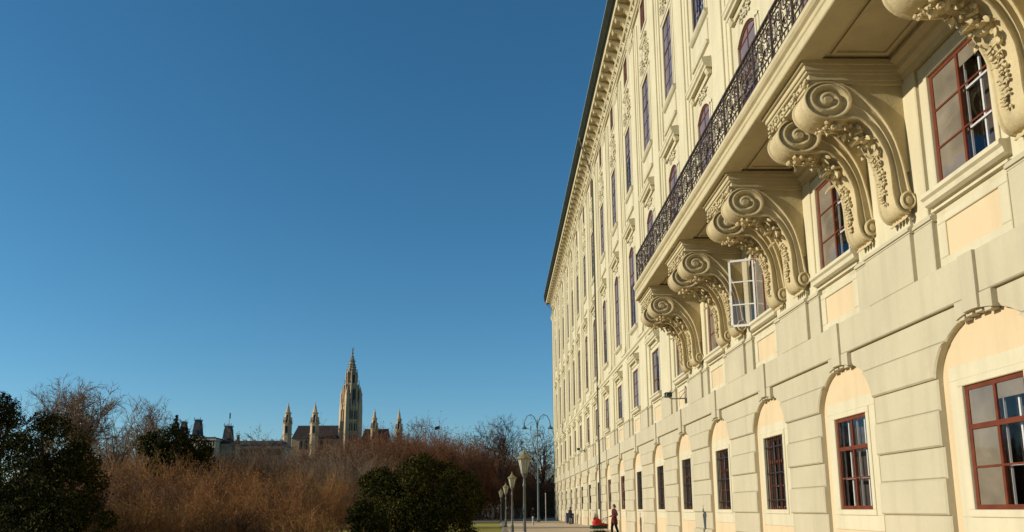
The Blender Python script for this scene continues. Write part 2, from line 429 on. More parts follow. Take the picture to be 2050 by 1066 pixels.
sp = b.build('sunk_panel', ['trim', 'peach'], PAL); place([(sp, [])], BY)
# hoods of the low storey (only beyond the balcony)
def hood(h, z0, z1, x0):
    b = MB(); d = z1-z0
    b.prism_y([(8.3, z0+.30*d), (x0+.14, z0+.30*d), (x0+.12, z0+.45*d), (x0+.05, z0+.52*d), (x0+.03, z0+.70*d), (x0, z0+.76*d), (x0, z0+.92*d), (x0+.05, z1), (8.3, z1+.06)], -h, h)
    b.prism_y([(8.3, z0-.02), (8.24, z0-.02), (8.22, z0+.3*d), (8.3, z0+.3*d)], -h+.12, h-.12)
    for s_ in (-1, 1):
        b.prism_y([(8.3, z0-.10*d), (8.2, z0-.06*d), (x0+.2, z0+.10*d), (x0+.16, z0+.3*d), (8.3, z0+.3*d)], s_*(h-.20)-.13, s_*(h-.20)+.13)
    return b
mh = hood(1.20, 9.98, 10.50, 7.93).build('window_hood', 'pilaster', PAL); place([(mh, [])], BY[6:])
# tall balcony storey: surround with segmental head, sill, hood, carving
b = MB()
for w0, w1, x in ((.10, .27, 8.285), (0.0, .10, 8.25)):
    for s_ in (-1, 1):
        ya, yb = sorted((s_*(NW+w0), s_*(NW+w1))); b.cbox(x, XW-.003, ya, yb, 12.38, 17.0, .01)
    n = 12
    for k in range(n):
        a0, a1 = -1+2*k/n, -1+2*(k+1)/n
        i0, i1 = 17.0+(.39+w0)*(1-a0*a0), 17.0+(.39+w0)*(1-a1*a1); o0, o1 = 17.0+(.39+w1)*(1-a0*a0*.86)+.0, 17.0+(.39+w1)*(1-a1*a1*.86)
        ha, hb = NW+w0, NW+w1
        p = [(x, a0*ha, i0), (x, a1*ha, i1), (x, a1*hb, o1), (x, a0*hb, o0)]
        q = [(XW, y_, z_) for (_, y_, z_) in p]
        b.add(p+q, [(0, 1, 2, 3), (0, 1, 5, 4), (2, 3, 7, 6)])
ns = b.build('window_surround', 'trim', PAL); place([(ns, [])], BY)
b = MB(); b.prism_y([(8.32, 12.33), (8.15, 12.33), (8.13, 12.24), (8.19, 12.14), (8.26, 12.10), (8.32, 12.06)], -1.12, 1.12)
b.cbox(8.27, XW-.003, -.95, .95, 11.35, 12.0, .03)
n2 = b.build('window_sill', 'trim', PAL); place([(n2, [])], BY[5:])
nh = hood(1.30, 18.15, 18.74, 7.93).build('window_hood', 'pilaster', PAL); place([(nh, [])], BY)
rd = random.Random(5)
def relief(name, cz, hy, hz, seed, n=46, x=8.27, r=.10):
    rd = random.Random(seed); b = MB()
    for k in range(n):
        t = rd.uniform(0, 1)**.7; a = rd.uniform(0, pi*2)
        y = abs(t*cos(a))*hy; z = t*sin(a)*hz
        for s_ in (-1, 1):
            if rd.random() < .55: b.blob((x, s_*y, cz+z), (r*.8, r*rd.uniform(.5, 1.2), r*rd.uniform(.6, 1.5)), rd, nu=5, nv=4)
            else: b.leaf((x, s_*y, cz+z), (-.15, s_*cos(a)+.01, sin(a)), (-1, 0, 0), r*3.2, r*.8)
    b.blob((x, 0, cz), (.09, hy*.20, hz*.5), rd, nu=9, nv=6)
    return b.build(name, 'trim', PAL, smooth=True)
rl = relief('stucco_relief', 17.84, .80, .18, 3, 26, x=8.29, r=.055); place([(rl, [])], BY)
# second floor: surround, sill, apron, carved panel above
b = MB(); ring(b, SW+.10, 20.99, 25.23, .17, 8.285, XW-.003, .01, wb=0); ring(b, SW, 20.99, 25.13, .10, 8.25, XW-.002, .01, wb=0)
b.cbox(8.24, XW-.002, -1.2, 1.2, 25.42, 25.56, .03)
ss = b.build('window_surround', 'trim', PAL); place([(ss, [])], BY)
b = MB(); b.prism_y([(8.32, 20.95), (8.16, 20.95), (8.14, 20.88), (8.18, 20.80), (8.24, 20.74), (8.32, 20.70)], -1.16, 1.16)
b.cbox(8.26, XW-.003, -1.05, 1.05, 19.65, 20.6, .03)
b.prism_y([(8.32, 19.62), (8.18, 19.62), (8.22, 19.5), (8.32, 19.46)], -1.12, 1.12)
s2 = b.build('window_sill', 'trim', PAL); place([(s2, [])], BY)
r2 = relief('stucco_relief', 26.5, 1.25, .80, 8, 80, x=8.305, r=.065); place([(r2, [])], BY)
b = MB(); b.cbox(8.15, XW-.002, -.75, .75, 27.45, 27.62, .04); b.cbox(8.2, XW-.002, -.5, .5, 27.28, 27.45, .04)
r3 = b.build('relief_cap', 'trim', PAL); place([(r3, [])], BY)
b = MB(); ring(b, TW, 28.33, 30.05, .18, 8.26, XW-.002, .02); ring(b, TW+.18, 28.3, 30.05, .09, 8.29, XW-.004, .01)
t1 = b.build('window_surround', 'trim', PAL); place([(t1, [])], BY)

# ------------------------------------------------------------------ windows
def window_bars(b, h, z0, z1, x, cols, rows, fw=.07, mw=.035, d=.06, trans=None, mull=.06):
    """frame of a casement window: outer frame, mullion, transom, glazing bars"""
    b.box(x, x+d, -h, h, z0, z0+fw); b.box(x, x+d, -h, h, z1-fw, z1)
    b.box(x, x+d, -h, -h+fw, z0+fw, z1-fw); b.box(x, x+d, h-fw, h, z0+fw, z1-fw)
    b.box(x-.006, x+d-.002, -mull/2, mull/2, z0+fw, z1-fw)
    if trans: b.box(x-.010, x+d-.004, -h+fw, h-fw, trans-.045, trans+.045)
    for r_ in rows:
        b.box(x-.002, x+.011, -h+fw, -mull/2, r_-mw/2, r_+mw/2); b.box(x-.002, x+.011, mull/2, h-fw, r_-mw/2, r_+mw/2)
    for s_ in (-1, 1):
        for c_ in cols: b.box(x-.001, x+.010, s_*c_-mw/2, s_*c_+mw/2, z0+fw, z1-fw)
def pane(h, z0, z1, x, name='pane', g='glass'):
    b = MB(); b.quad((x, -h+.02, z0+.02), (x, -h+.02, z1-.02), (x, h-.02, z1-.02), (x, h-.02, z0+.02)); return b.build(name, g)
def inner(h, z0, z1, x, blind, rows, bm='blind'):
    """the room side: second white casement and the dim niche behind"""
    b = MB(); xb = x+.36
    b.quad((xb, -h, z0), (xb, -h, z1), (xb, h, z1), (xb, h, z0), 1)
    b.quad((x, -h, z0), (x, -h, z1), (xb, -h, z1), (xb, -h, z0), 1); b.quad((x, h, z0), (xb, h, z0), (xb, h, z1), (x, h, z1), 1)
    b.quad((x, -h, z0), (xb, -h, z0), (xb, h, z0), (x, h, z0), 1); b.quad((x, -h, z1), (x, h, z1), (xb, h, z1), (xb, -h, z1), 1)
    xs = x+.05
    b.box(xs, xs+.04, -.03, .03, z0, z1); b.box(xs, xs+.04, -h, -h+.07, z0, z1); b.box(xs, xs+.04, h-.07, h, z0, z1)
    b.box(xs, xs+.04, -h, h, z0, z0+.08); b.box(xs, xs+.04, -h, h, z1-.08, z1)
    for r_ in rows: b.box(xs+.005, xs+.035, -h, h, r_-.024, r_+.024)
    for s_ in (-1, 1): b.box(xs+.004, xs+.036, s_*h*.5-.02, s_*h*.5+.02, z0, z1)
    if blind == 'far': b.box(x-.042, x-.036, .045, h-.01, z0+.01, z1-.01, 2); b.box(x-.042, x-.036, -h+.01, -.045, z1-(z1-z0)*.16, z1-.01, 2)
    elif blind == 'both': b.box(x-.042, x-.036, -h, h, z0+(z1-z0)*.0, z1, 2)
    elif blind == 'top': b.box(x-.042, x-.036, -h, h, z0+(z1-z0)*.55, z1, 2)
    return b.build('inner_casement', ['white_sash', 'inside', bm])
def mk(name, h, z0, z1, x, cols, rows, trans, blind, ylist, g='glass', mull=.06, fw=.07, grille=False, mat_='frame', label=None):
    b = MB(); window_bars(b, h, z0, z1, x, cols, rows, fw, .035, .06, trans, mull)
    fr = b.build('window', mat_, PAL)
    if label: fr['label'] = label
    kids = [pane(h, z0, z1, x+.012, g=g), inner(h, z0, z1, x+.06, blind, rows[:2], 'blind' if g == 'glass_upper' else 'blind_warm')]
    if grille:
        b = MB(); xg = 8.335
        n = 9
        for k in range(n):
            yy = -h+.06+(2*h-.12)*k/(n-1); b.box(xg-.011, xg+.011, yy-.013, yy+.013, z0+.01, z1-.01)
        for zz in (z0+.28, (z0+z1)/2, z1-.3): b.box(xg-.02, xg+.016, -h, h, zz-.018, zz+.018)
        kids.append(b.build('window_grille', 'grille'))
    for k in kids: k.parent = fr
    for i, y in enumerate(ylist):
        if i == 0: fr.location = (0, y, 0)
        else: clone(fr, PAL, (0, y, 0), kids)
    return fr
G = BY
red = [G[0], G[1], G[2], G[8], G[9], G[13]]
mk('window', GW, 1.49, 3.66, 8.33, [], [2.22], 2.92, 'far', red[:2], fw=.085)
mk('window', GW, 1.49, 3.66, 8.33, [], [2.22], 2.92, '', red[2:], fw=.085)
mk('window', GW, 1.49, 3.66, 8.44, [.42], [2.2, 2.9], 2.92, '', [y for y in G if y not in red], grille=True)
lo = [y for i, y in enumerate(G) if i != 3]
mk('window', MW, 7.44, 9.70, 8.316, [], [8.19, 8.94], None, 'far', lo[:3]+lo[5::3], fw=.085)
mk('window', MW, 7.44, 9.70, 8.316, [], [8.19, 8.94], None, 'both', lo[3:5]+lo[6::3], fw=.085)
mk('window', MW, 7.44, 9.70, 8.316, [], [8.19, 8.94], None, 'top', lo[7::3], fw=.085)
# the one with a sash swung open (fourth bay): red frame, right leaf, left leaf opened outwards
y3 = G[3]; b = MB(); h = MW; z0, z1, x = 7.44, 9.70, 8.316
for q in ((-h, h, z0, z0+.085), (-h, h, z1-.085, z1), (-h, -h+.085, z0, z1), (h-.085, h, z0, z1)): b.box(x, x+.06, *q)
b.box(x-.015, x+.055, -.03, .03, z0, z1)
for r_ in (8.19, 8.94): b.box(x-.002, x+.011, -h, -.03, r_-.018, r_+.018)
fr = b.build('window', 'frame', PAL); fr.location = (0, y3, 0); fr['label'] = 'window with one white casement swung open outwards'
for k in (pane(h, z0, z1, x+.012), inner(h, z0, z1, x+.06, 'both', (8.19, 8.94), 'blind_warm')): k.parent = fr
b = MB(); L = .80; zz0, zz1 = 7.30, 9.54
b.box(-L, 0, -.02, .02, zz0, zz0+.07); b.box(-L, 0, -.02, .02, zz1-.07, zz1); b.box(-L, -L+.065, -.02, .02, zz0, zz1); b.box(-.065, 0, -.02, .02, zz0, zz1)
for r_ in (8.03, 8.79): b.box(-L, 0, -.014, .014, r_-.02, r_+.02)
os_ = b.build('open_casement', 'white_sash', fr); hb = MB()
for zz_ in (zz0+.25, zz1-.25): hb.tube([(0, -.03, zz_-.05), (0, -.03, zz_+.05)], .016, 6)
hb.tube([(-L+.05, -.03, 8.35), (-L+.05, -.06, 8.40), (-L+.05, -.06, 8.48)], .010, 5); hb.build('hinge_and_handle', 'grille', os_)
os_.location = (8.33, h-.05, 0); os_.rotation_euler.z = radians(-20)
M['old_glass'] = mat('dusty_glass', (.23, .25, .23), rough=.12, var=.3, scale=3, spec=.6)
b = MB(); b.box(-L+.065, -.065, -.004, .004, zz0+.07, zz1-.07)
pg = b.build('pane', 'glass'); pg.parent = fr; pg.location = (8.33, h-.05, 0); pg.rotation_euler.z = radians(-20)
# tall storey: arched windows
def mkn(ylist, blind):
    b = MB(); h, z0, z1, x = NW, 12.38, 17.0, 8.315
    window_bars(b, h, z0, z1+.0, x, [], [13.3, 14.1, 14.9], .055, .03, .06, 15.7, .04)
    n = 10
    for k in range(n):
        a0, a1 = -1+2*k/n, -1+2*(k+1)/n
        p = [(a0*h, 17.0+.39*(1-a0*a0)), (a1*h, 17.0+.39*(1-a1*a1))]
        for (ya, za), (yb, zb) in (p,):
            b.add([(x-.01, ya, za-.09), (x-.01, yb, zb-.09), (x-.01, yb, zb), (x-.01, ya, za), (x+.05, ya, za-.09), (x+.05, yb, zb-.09), (x+.05, yb, zb), (x+.05, ya, za)],
                  [(0, 1, 2, 3), (0, 4, 5, 1), (3, 2, 6, 7)])
    b.box(x, x+.05, -.035, .035, 17.0, 17.36)
    fr = b.build('window', 'frame', PAL)
    k1 = pane(h, z0, 17.38, x+.012, g='glass_upper'); k2 = inner(h, z0, 17.39, x+.06, blind, (14.0, 15.7))
    for k in (k1, k2): k.parent = fr
    for i, y in enumerate(ylist):
        if i == 0: fr.location = (0, y, 0)
        else: clone(fr, PAL, (0, y, 0), (k1, k2))
mkn(G[0::2], 'both'); mkn(G[1::2], 'top')
mk('window', SW, 20.99, 25.13, 8.315, [], [21.9, 22.75, 24.35], 23.6, 'both', G[0::3], g='glass_upper', fw=.04, mull=.035, mat_='frame_dark')
mk('window', SW, 20.99, 25.13, 8.315, [], [21.9, 22.75, 24.35], 23.6, 'top', G[1::3], g='glass_upper', fw=.04, mull=.035, mat_='frame_dark')
mk('window', SW, 20.99, 25.13, 8.315, [], [21.9, 22.75, 24.35], 23.6, 'both', G[2::3], g='glass_upper', fw=.04, mull=.035, mat_='frame_dark')
M['shutter'] = mat('brown_shutter', (.12, .05, .03), rough=.6, var=.3, scale=4)
b = MB(); window_bars(b, TW, 28.33, 30.05, 8.33, [], [29.2], .08, .05, .06, None, .07)
for k in range(20): b.box(8.35, 8.37, -TW+.06, TW-.06, 28.42+k*.08, 28.48+k*.08, 1)
b.quad((8.375, -TW, 28.33), (8.375, -TW, 30.05), (8.375, TW, 30.05), (8.375, TW, 28.33), 1)
sw = b.build('shuttered_window', ['frame', 'shutter'], PAL); place([(sw, [])], BY)

# ------------------------------------------------------------------ cornice, eaves, roof
YE = Y1+1.25
b = MB()
b.prism_y([(8.32, 30.20), (8.20, 30.20), (8.18, 30.30), (8.10, 30.34), (8.09, 30.40), (8.20, 30.42), (8.20, 30.95), (8.05, 31.0), (8.0, 31.08), (8.0, 31.15), (8.32, 31.16)], Y0, Y1+.1)
b.prism_y([(26, 31.90), (7.36, 31.90), (7.34, 31.96), (7.34, 32.215), (26, 32.21)], Y0, YE-.1)
b.prism_y([(8.32, 31.16), (8.12, 31.16), (8.12, 31.80), (8.02, 31.84), (7.98, 31.90), (8.32, 31.90)], Y0, Y1+.1)
b.build('cornice', 'balcony_stone', PAL)
# frieze ornament, one length per bay
rd = random.Random(11); b = MB()
for k in range(64):
    y = -2.9+5.8*k/63
    if rd.random() < .6: b.blob((8.17, y, 30.68+rd.uniform(-.14, .14)), (.07, .06, .13), rd, nu=5, nv=4)
    else: b.leaf((8.18, y, 30.5), (-.1, rd.uniform(-.6, .6), 1), (-1, 0, 0), .4, .07)
fz = b.build('frieze_ornament', 'trim', PAL); place([(fz, [])], BY)
# modillions under the eaves
b = MB()
b.prism_y([(8.12, 31.2), (8.12, 31.885), (7.46, 31.885), (7.44, 31.80), (7.46, 31.64), (7.52, 31.58), (7.70, 31.54), (7.88, 31.44), (7.98, 31.32), (8.04, 31.2)], -.17, .17)
b.cbox(7.37, 8.12, -.18, .18, 31.80, 31.88, .01)
md = b.build('modillion', 'balcony_stone', PAL)
n = 0; y = .9
while y < Y1:
    if n == 0: md.location = (0, y, 0)
    else: clone(md, PAL, (0, y, 0))
    n += 1; y += 1.22
b = MB(); b.prism_y([(7.50, 32.22), (7.33, 32.22), (7.30, 32.26), (7.30, 32.40), (7.22, 32.46), (7.16, 32.62), (7.07, 32.90), (7.04, 33.1), (7.05, 33.34), (7.08, 33.36), (7.12, 33.2), (7.5, 33.1)], Y0, YE)
b.prism_y([(7.50, 33.11), (7.14, 33.22), (7.055, 33.37), (7.06, 33.46), (7.12, 33.47), (7.3, 33.4), (7.5, 33.2)], Y0, YE, 1)
b.build('gutter', ['copper_dark', 'copper_edge'], PAL)
b = MB(); b.prism_y([(7.4, 33.15), (13.0, 38.6), (19.0, 38.6), (26, 33.0)], Y0, YE-.02); b.build('roof', 'copper', PAL)
# downpipes
def downpipe(y, ye, x=8.02):
    b = MB(); b.tube([(7.12, ye, 32.5), (7.2, ye, 32.0), (7.35, y+(ye-y)*.7, 31.5), (x, y, 29.3), (x, y, 28.7), (x, y, .1)], .062, 8)
    for z in range(2, 29, 3): b.tube([(x, y, z), (x, y, z+.09)], .10, 8)
    b.lathe([(.08, 0), (.14, .12), (.16, .34), (.15, .36)], (7.12, ye, 32.3), 8)
    return b.build('downpipe', 'pipe', PAL)
downpipe(59.3, 59.3, 8.04)
b = MB(); xx, yy = 8.18, Y1+.16
b.tube([(7.12, YE-.2, 32.95), (7.14, YE-.2, 32.3), (7.6, Y1+.8, 31.6), (xx, yy, 30.9), (xx, yy, 30.0), (xx, yy, .1)], .075, 8); b.build('downpipe', 'pipe', PAL)

# ------------------------------------------------------------------ balcony
BA, BB = 7.7, 31.35
BAL = None
b = MB()
b.prism_y([(8.32, 10.46), (7.95, 10.46), (7.95, 10.52), (6.55, 10.52), (6.55, 10.44), (6.00, 10.40), (5.98, 10.42), (5.98, 10.60), (6.08, 10.62), (6.08, 10.72), (6.04, 10.76), (6.03, 10.84),
           (5.97, 10.88), (5.93, 10.94), (5.93, 11.02), (5.97, 11.10), (8.32, 11.14)], BA, BB)
# downstand mouldings along the wall
b.prism_y([(8.315, 10.05), (8.20, 10.05), (8.18, 10.16), (8.08, 10.22), (8.06, 10.32), (7.93, 10.40), (7.93, 10.458), (8.315, 10.458)], BA+.05, BB-.1)
BAL = b.build('balcony', 'balcony_stone', PAL)
for i in range(len(PC)-1):
    a, c_ = PC[i]+1.25, PC[i+1]-1.25
    if a > BA-.3 and c_ < BB:
        b = MB(); o_ = [(6.70, a), (7.84, a), (7.84, c_), (6.70, c_)]; i_ = [(6.77, a+.07), (7.77, a+.07), (7.77, c_-.07), (6.77, c_-.07)]
        vs = [(p[0], p[1], z) for z in (10.475, 10.519) for p in o_+i_]; fs = []
        for e in range(4):
            f = (e+1) % 4; fs += [(e, f, 4+f, 4+e), (8+e, 12+e, 12+f, 8+f), (e, 8+e, 8+f, f), (4+e, 4+f, 12+f, 12+e)]
        b.add(vs, fs); b.build('soffit_moulding', 'balcony_stone', BAL)
# railing panels
def spiral(b, cx, cz, r, turns, a0, sgn, x, n=22, th=.014):
    pts = []
    for k in range(n+1):
        t = k/n; a = a0+sgn*turns*2*pi*t; rr_ = r*(1-.82*t); pts.append((x, cx+rr_*cos(a), cz+rr_*sin(a)))
    b.tube(pts, th, 3, cap=False)
def rail_panel(L, seed):
    rd = random.Random(seed); b = MB(); x = 6.07; z0, z1 = 11.24, 12.37; H = z1-z0
    b.box(x-.035, x+.035, -L/2, L/2, z1-.02, z1+.03); b.box(x-.015, x+.015, -L/2, L/2, z1-.16, z1-.135)
    b.box(x-.015, x+.015, -L/2, L/2, z0, z0+.03); b.box(x-.013, x+.013, -L/2, L/2, z0+.17, z0+.195)
    b.box(x-.025, x+.025, -L/2, -L/2+.05, 11.12, z1+.06)
    nb = 6
    for k in range(nb):
        y = -L/2+L*(k+.5)/nb; b.box(x-.010, x+.010, y-.010, y+.010, z0+.02, z0+.18); spiral(b, y, z1-.078, .055, 1, 0, 1, x, 10, .009)
    zc = (z0+z1)/2+.02
    for s_ in (-1, 1):
        for t_ in (-1, 1):
            spiral(b, s_*L*.16, zc+t_*.20, .15, 1.6, pi/2*t_, s_*t_, x, 24, .016)
            spiral(b, s_*L*.37, zc+t_*.23, .13, 1.5, -pi/2*t_, -s_*t_, x, 22, .016)
            spiral(b, s_*L*.30, zc+t_*.05, .10, 1.3, 0 if s_ > 0 else pi, s_, x, 18, .010)
            b.leaf((x, s_*L*.26, zc+t_*.12), (0, s_*.6, t_), (-1, 0, 0), .2, .03)
            b.leaf((x, s_*L*.44, zc+t_*.02), (0, -s_*.5, t_), (-1, 0, 0), .18, .03)
        b.tube([(x, s_*L*.24, z0+.19), (x-.02, s_*L*.29, zc-.15), (x, s_*L*.23, zc+.12), (x, s_*L*.27, z1-.15)], .010, 3)
    b.tube([(x, 0, z0+.19), (x, 0, z1-.15)], .012, 4)
    b.tube([(x, .09*cos(a), zc+.12*sin(a)) for a in [2*pi*k/14 for k in range(15)]], .011, 3, cap=False)
    for k in range(5): b.leaf((x, 0, zc), (0, cos(k*1.257), sin(k*1.257)), (-1, 0, 0), .12, .028)
    return b
npn = 20; LP = (BB-BA-.5)/npn
ra = rail_panel(LP, 1).build('railing_panel', 'iron', BAL)
for k in range(npn):
    y = BA+.25+LP*(k+.5)
    if k == 0: ra.location = (0, y, 0)
    else: clone(ra, BAL, (0, y, 0))
b = MB()
for y in (BA+.25, BB-.25):
    b.box(6.05, 8.3, y-.03, y+.03, 12.35, 12.40); b.box(6.05, 8.3, y-.015, y+.015, 11.24, 11.27); b.box(6.04, 6.10, y-.03, y+.03, 11.12, 12.45)
    for k in range(15): b.box(6.18+k*.14, 6.2+k*.14, y-.01, y+.01, 11.25, 12.36)
    for k in range(5):
        xs = 6.35+k*.42
        for t_ in (-1, 1):
            pts = [(xs+.15*(1-.8*j/18)*cos(t_*j*.5), y, 11.82+t_*.25+.15*(1-.8*j/18)*sin(t_*j*.5)) for j in range(19)]; b.tube(pts, .011, 3, cap=False)
b.build('end_railing', 'iron', BAL)

# ------------------------------------------------------------------ scrolled consoles carrying the balcony
LOW = [(6.66, 9.20), (6.86, 9.205), (7.09, 9.225), (7.25, 9.215), (7.36, 9.15), (7.46, 9.05), (7.56, 8.90), (7.65, 8.72), (7.72, 8.55), (7.77, 8.38), (7.795, 8.15), (7.80, 7.95), (7.80, 7.75), (7.81, 7.58), (7.84, 7.40), (7.90, 7.28), (7.98, 7.22), (8.08, 7.20)]
UPP = [(6.72, 10.02), (7.00, 9.98), (7.22, 9.86), (7.40, 9.70), (7.54, 9.55), (7.66, 9.41), (7.76, 9.26), (7.85, 9.10), (7.92, 8.94), (7.98, 8.76), (8.03, 8.55), (8.08, 8.32), (8.11, 8.12), (8.13, 7.95), (8.15, 7.78), (8.18, 7.66), (8.20, 7.50), (8.20, 7.36)]
def console(seed):
    """centred on y=0; one scroll bracket 0.62 m wide"""
    b = MB(); hw = .31
    ysx = [(-hw, 0, 0), (-hw+.035, 0, 0), (-hw+.055, .04, 0), (-.10, .04, 0), (-.075, .015, 0), (.075, .015, 0), (.10, .04, 0), (hw-.055, .04, 0), (hw-.035, 0, 0), (hw, 0, 0)]
    n = len(LOW)
    def inward(i):
        a = Vector(UPP[i])-Vector(LOW[i]); return a.normalized()
    # front (lower) skin with grooves
    vs = []
    for i in range(n):
        d = inward(i)
        for (yy, off, _) in ysx: vs.append((LOW[i][0]+d.x*off, yy, LOW[i][1]+d.y*off))
    k = len(ysx); fs = [(i*k+j, (i+1)*k+j, (i+1)*k+j+1, i*k+j+1) for i in range(n-1) for j in range(k-1)]
    b.add(vs, fs)
    # upper skin
    vs = [(p[0], s_*hw, p[1]) for p in UPP for s_ in (-1, 1)]; b.add(vs, [(i*2, i*2+1, i*2+3, i*2+2) for i in range(n-1)])
    # side faces: raised rims along both edges, sunk centre
    for s_ in (-1, 1):
        vs = []
        cs = [(0, 0), (.09, 0), (.13, .035), (.42, .045), (.50, .012), (.58, .045), (.87, .035), (.91, 0), (1, 0)]
        for i in range(n):
            p, q = Vector(LOW[i]), Vector(UPP[i])
            for t, off in cs:
                c_ = p.lerp(q, t); vs.append((c_.x, s_*(hw-off), c_.y))
        k = len(cs); b.add(vs, [(i*k+j, i*k+j+1, (i+1)*k+j+1, (i+1)*k+j) for i in range(n-1) for j in range(k-1)])
    # big volute
    cx, cz, ra_, rb_ = 6.67, 9.62, .49, .41
    N = 40; vs = []
    for (yy, off, _) in [(-hw-.03, .05, 0)]+ysx+[(hw+.03, .05, 0)]:
        pass
    prof = [(-hw-.02, -.02)]+[(yy, off) for (yy, off, _) in ysx]+[(hw+.02, -.02)]
    prof = [(-hw-.02, 0.015), (-hw-.005, 0)]+[(yy, off*.9) for (yy, off, _) in ysx[1:-1]]+[(hw+.005, 0), (hw+.02, .015)]
    for yy, off in prof:
        for j in range(N):
            a = 2*pi*j/N; vs.append((cx+(ra_-off)*cos(a), yy, cz+(rb_-off)*sin(a)))
    fs = [(i*N+j, i*N+(j+1) % N, (i+1)*N+(j+1) % N, (i+1)*N+j) for i in range(len(prof)-1) for j in range(N)]
    b.add(vs, fs)
    # volute side faces: spiral relief
    for s_ in (-1, 1):
        y_ = s_*(hw+.02); NA = 64; NR = 26; vs = []
        for i in range(NR+1):
            for j in range(NA):
                rho = .02+.95*i/NR; a = 2*pi*j/NA
                # archimedean spiral ridge
                ph = (rho*2.25-s_*0+ (a/(2*pi))) % 1.0
                hgt = .5+.5*cos(2*pi*ph); hgt = hgt**.6
                dep = -.075*(1-hgt)*(1 if rho < .93 else .0)
                if rho < .17: dep = .01
                vs.append((cx+(ra_-.015)*rho*cos(a)/.97, y_+s_*dep, cz+(rb_-.015)*rho*sin(a)/.97))
        fs = [(i*NA+j, i*NA+(j+1) % NA, (i+1)*NA+(j+1) % NA, (i+1)*NA+j) for i in range(NR) for j in range(NA)]
        fs.append(tuple(range(NA))); b.add(vs, fs)
        # foot scroll
        fx, fz_, fr_ = 8.08, 7.48, .15; yb = s_*hw
        vs = []; NA = 32; prof2 = [(1.0, 0), (1.0, .045), (.82, .06), (.70, .015), (.52, .01), (.42, .05), (.15, .06), (0.01, .06)]
        for rr_, dd in prof2:
            for j in range(NA):
                a = 2*pi*j/NA; vs.append((fx+fr_*rr_*cos(a), yb+s_*dd, fz_+fr_*1.25*rr_*sin(a)))
        b.add(vs, [(i*NA+j, i*NA+(j+1) % NA, (i+1)*NA+(j+1) % NA, (i+1)*NA+j) for i in range(len(prof2)-1) for j in range(NA)])
    # backing plate between scroll and wall
    pl = UPP[1:13]; pts = [(6.6, 9.99)]+pl+[(8.16, 8.12), (8.22, 8.13), (8.29, 8.22), (8.315, 8.30), (8.315, 9.995)]
    b.prism_y(pts, -.225, .225)
    # leaf tips under the foot
    for k in range(5): b.leaf((8.10-.0*k, -.24+k*.12, 7.25), (-.25, 0, -1), (-1, 0, .2), .16, .055)
    return b
def console_ornament(seed):
    rd = random.Random(seed); b = MB()
    # acanthus and fruit cluster tucked under the volute
    for k in range(46):
        t = rd.uniform(0, 1); i = t*7; i0 = int(i); p = Vector(LOW[i0]).lerp(Vector(LOW[i0+1]), i-i0)
        y = rd.uniform(-.22, .22); d = rd.uniform(.0, .20)*(1-abs(y)/.3)*(1-.3*abs(t-.5))
        c_ = (p.x-.05-.25*d*0+rd.uniform(-.03, .03), y, p.y-.02-d)
        if k % 2: b.leaf(c_, (rd.uniform(-1, 1), rd.uniform(-.8, .8), rd.uniform(-1, .1)), (-.4, rd.uniform(-.5, .5), -1), rd.uniform(.13, .24), rd.uniform(.035, .06), curl=rd.uniform(-.3, .6))
        else: b.blob(c_, rd.uniform(.028, .058), rd, nu=7, nv=5)
    for k in range(7):   # berries by the volute
        b.blob((6.62+rd.uniform(-.12, .12), rd.uniform(-.24, .24), 9.17+rd.uniform(-.06, .04)), rd.uniform(.035, .06), rd)
    # big shell where the volute meets the leg
    for k in range(7): b.leaf((7.52, 0, 8.98), (-.45, (k-3)*.20, -.7+.06*abs(k-3)), (-1, 0, -.3), .30, .06, curl=.45)
    b.blob((7.55, 0, 8.86), (.13, .16, .13), rd, nu=9, nv=6)
    # garland hanging down the front of the leg
    for k in range(15):
        t = k/14; i = 8+t*5.3; i0 = int(i); p = Vector(LOW[i0]).lerp(Vector(LOW[i0+1]), i-i0); w = .15*(1-.6*t)
        for q in range(3):
            y = rd.uniform(-w, w)
            if rd.random() < .5: b.blob((p.x-.03, y, p.y), rd.uniform(.03, .055)*(1-.35*t), rd, nu=6, nv=5)
            else: b.leaf((p.x-.02, y*.6, p.y+.04), (-.2, rd.uniform(-.9, .9), -1), (-1, 0, 0), .13*(1-.3*t), .035, curl=.5)
    return b
co = console(1).build('console', 'stone', PAL, smooth=False)
for p_ in co.data.polygons: p_.use_smooth = True
co.data.update()
try: co.data.set_sharp_from_angle(angle=radians(38))
except Exception: pass
orn = [console_ornament(s).build('foliage_ornament', 'stone', None, smooth=False) for s in (4, 9)]
orn[0].parent = co; first = True; used2 = False
cps = [pc for pc in PC if BA-.2 < pc < BB]
for ci, pc in enumerate(cps):
    for s_ in (-1, 1):
        loc = (0, pc+s_*.725, 0)
        if first: co.location = loc; first = False; continue
        o = co.copy(); COL.objects.link(o); o.parent = PAL; o.location = loc
        if not used2: c2 = orn[1]; used2 = True
        else: c2 = orn[(ci+(s_ > 0)) % 2].copy(); COL.objects.link(c2)
        c2.parent = o
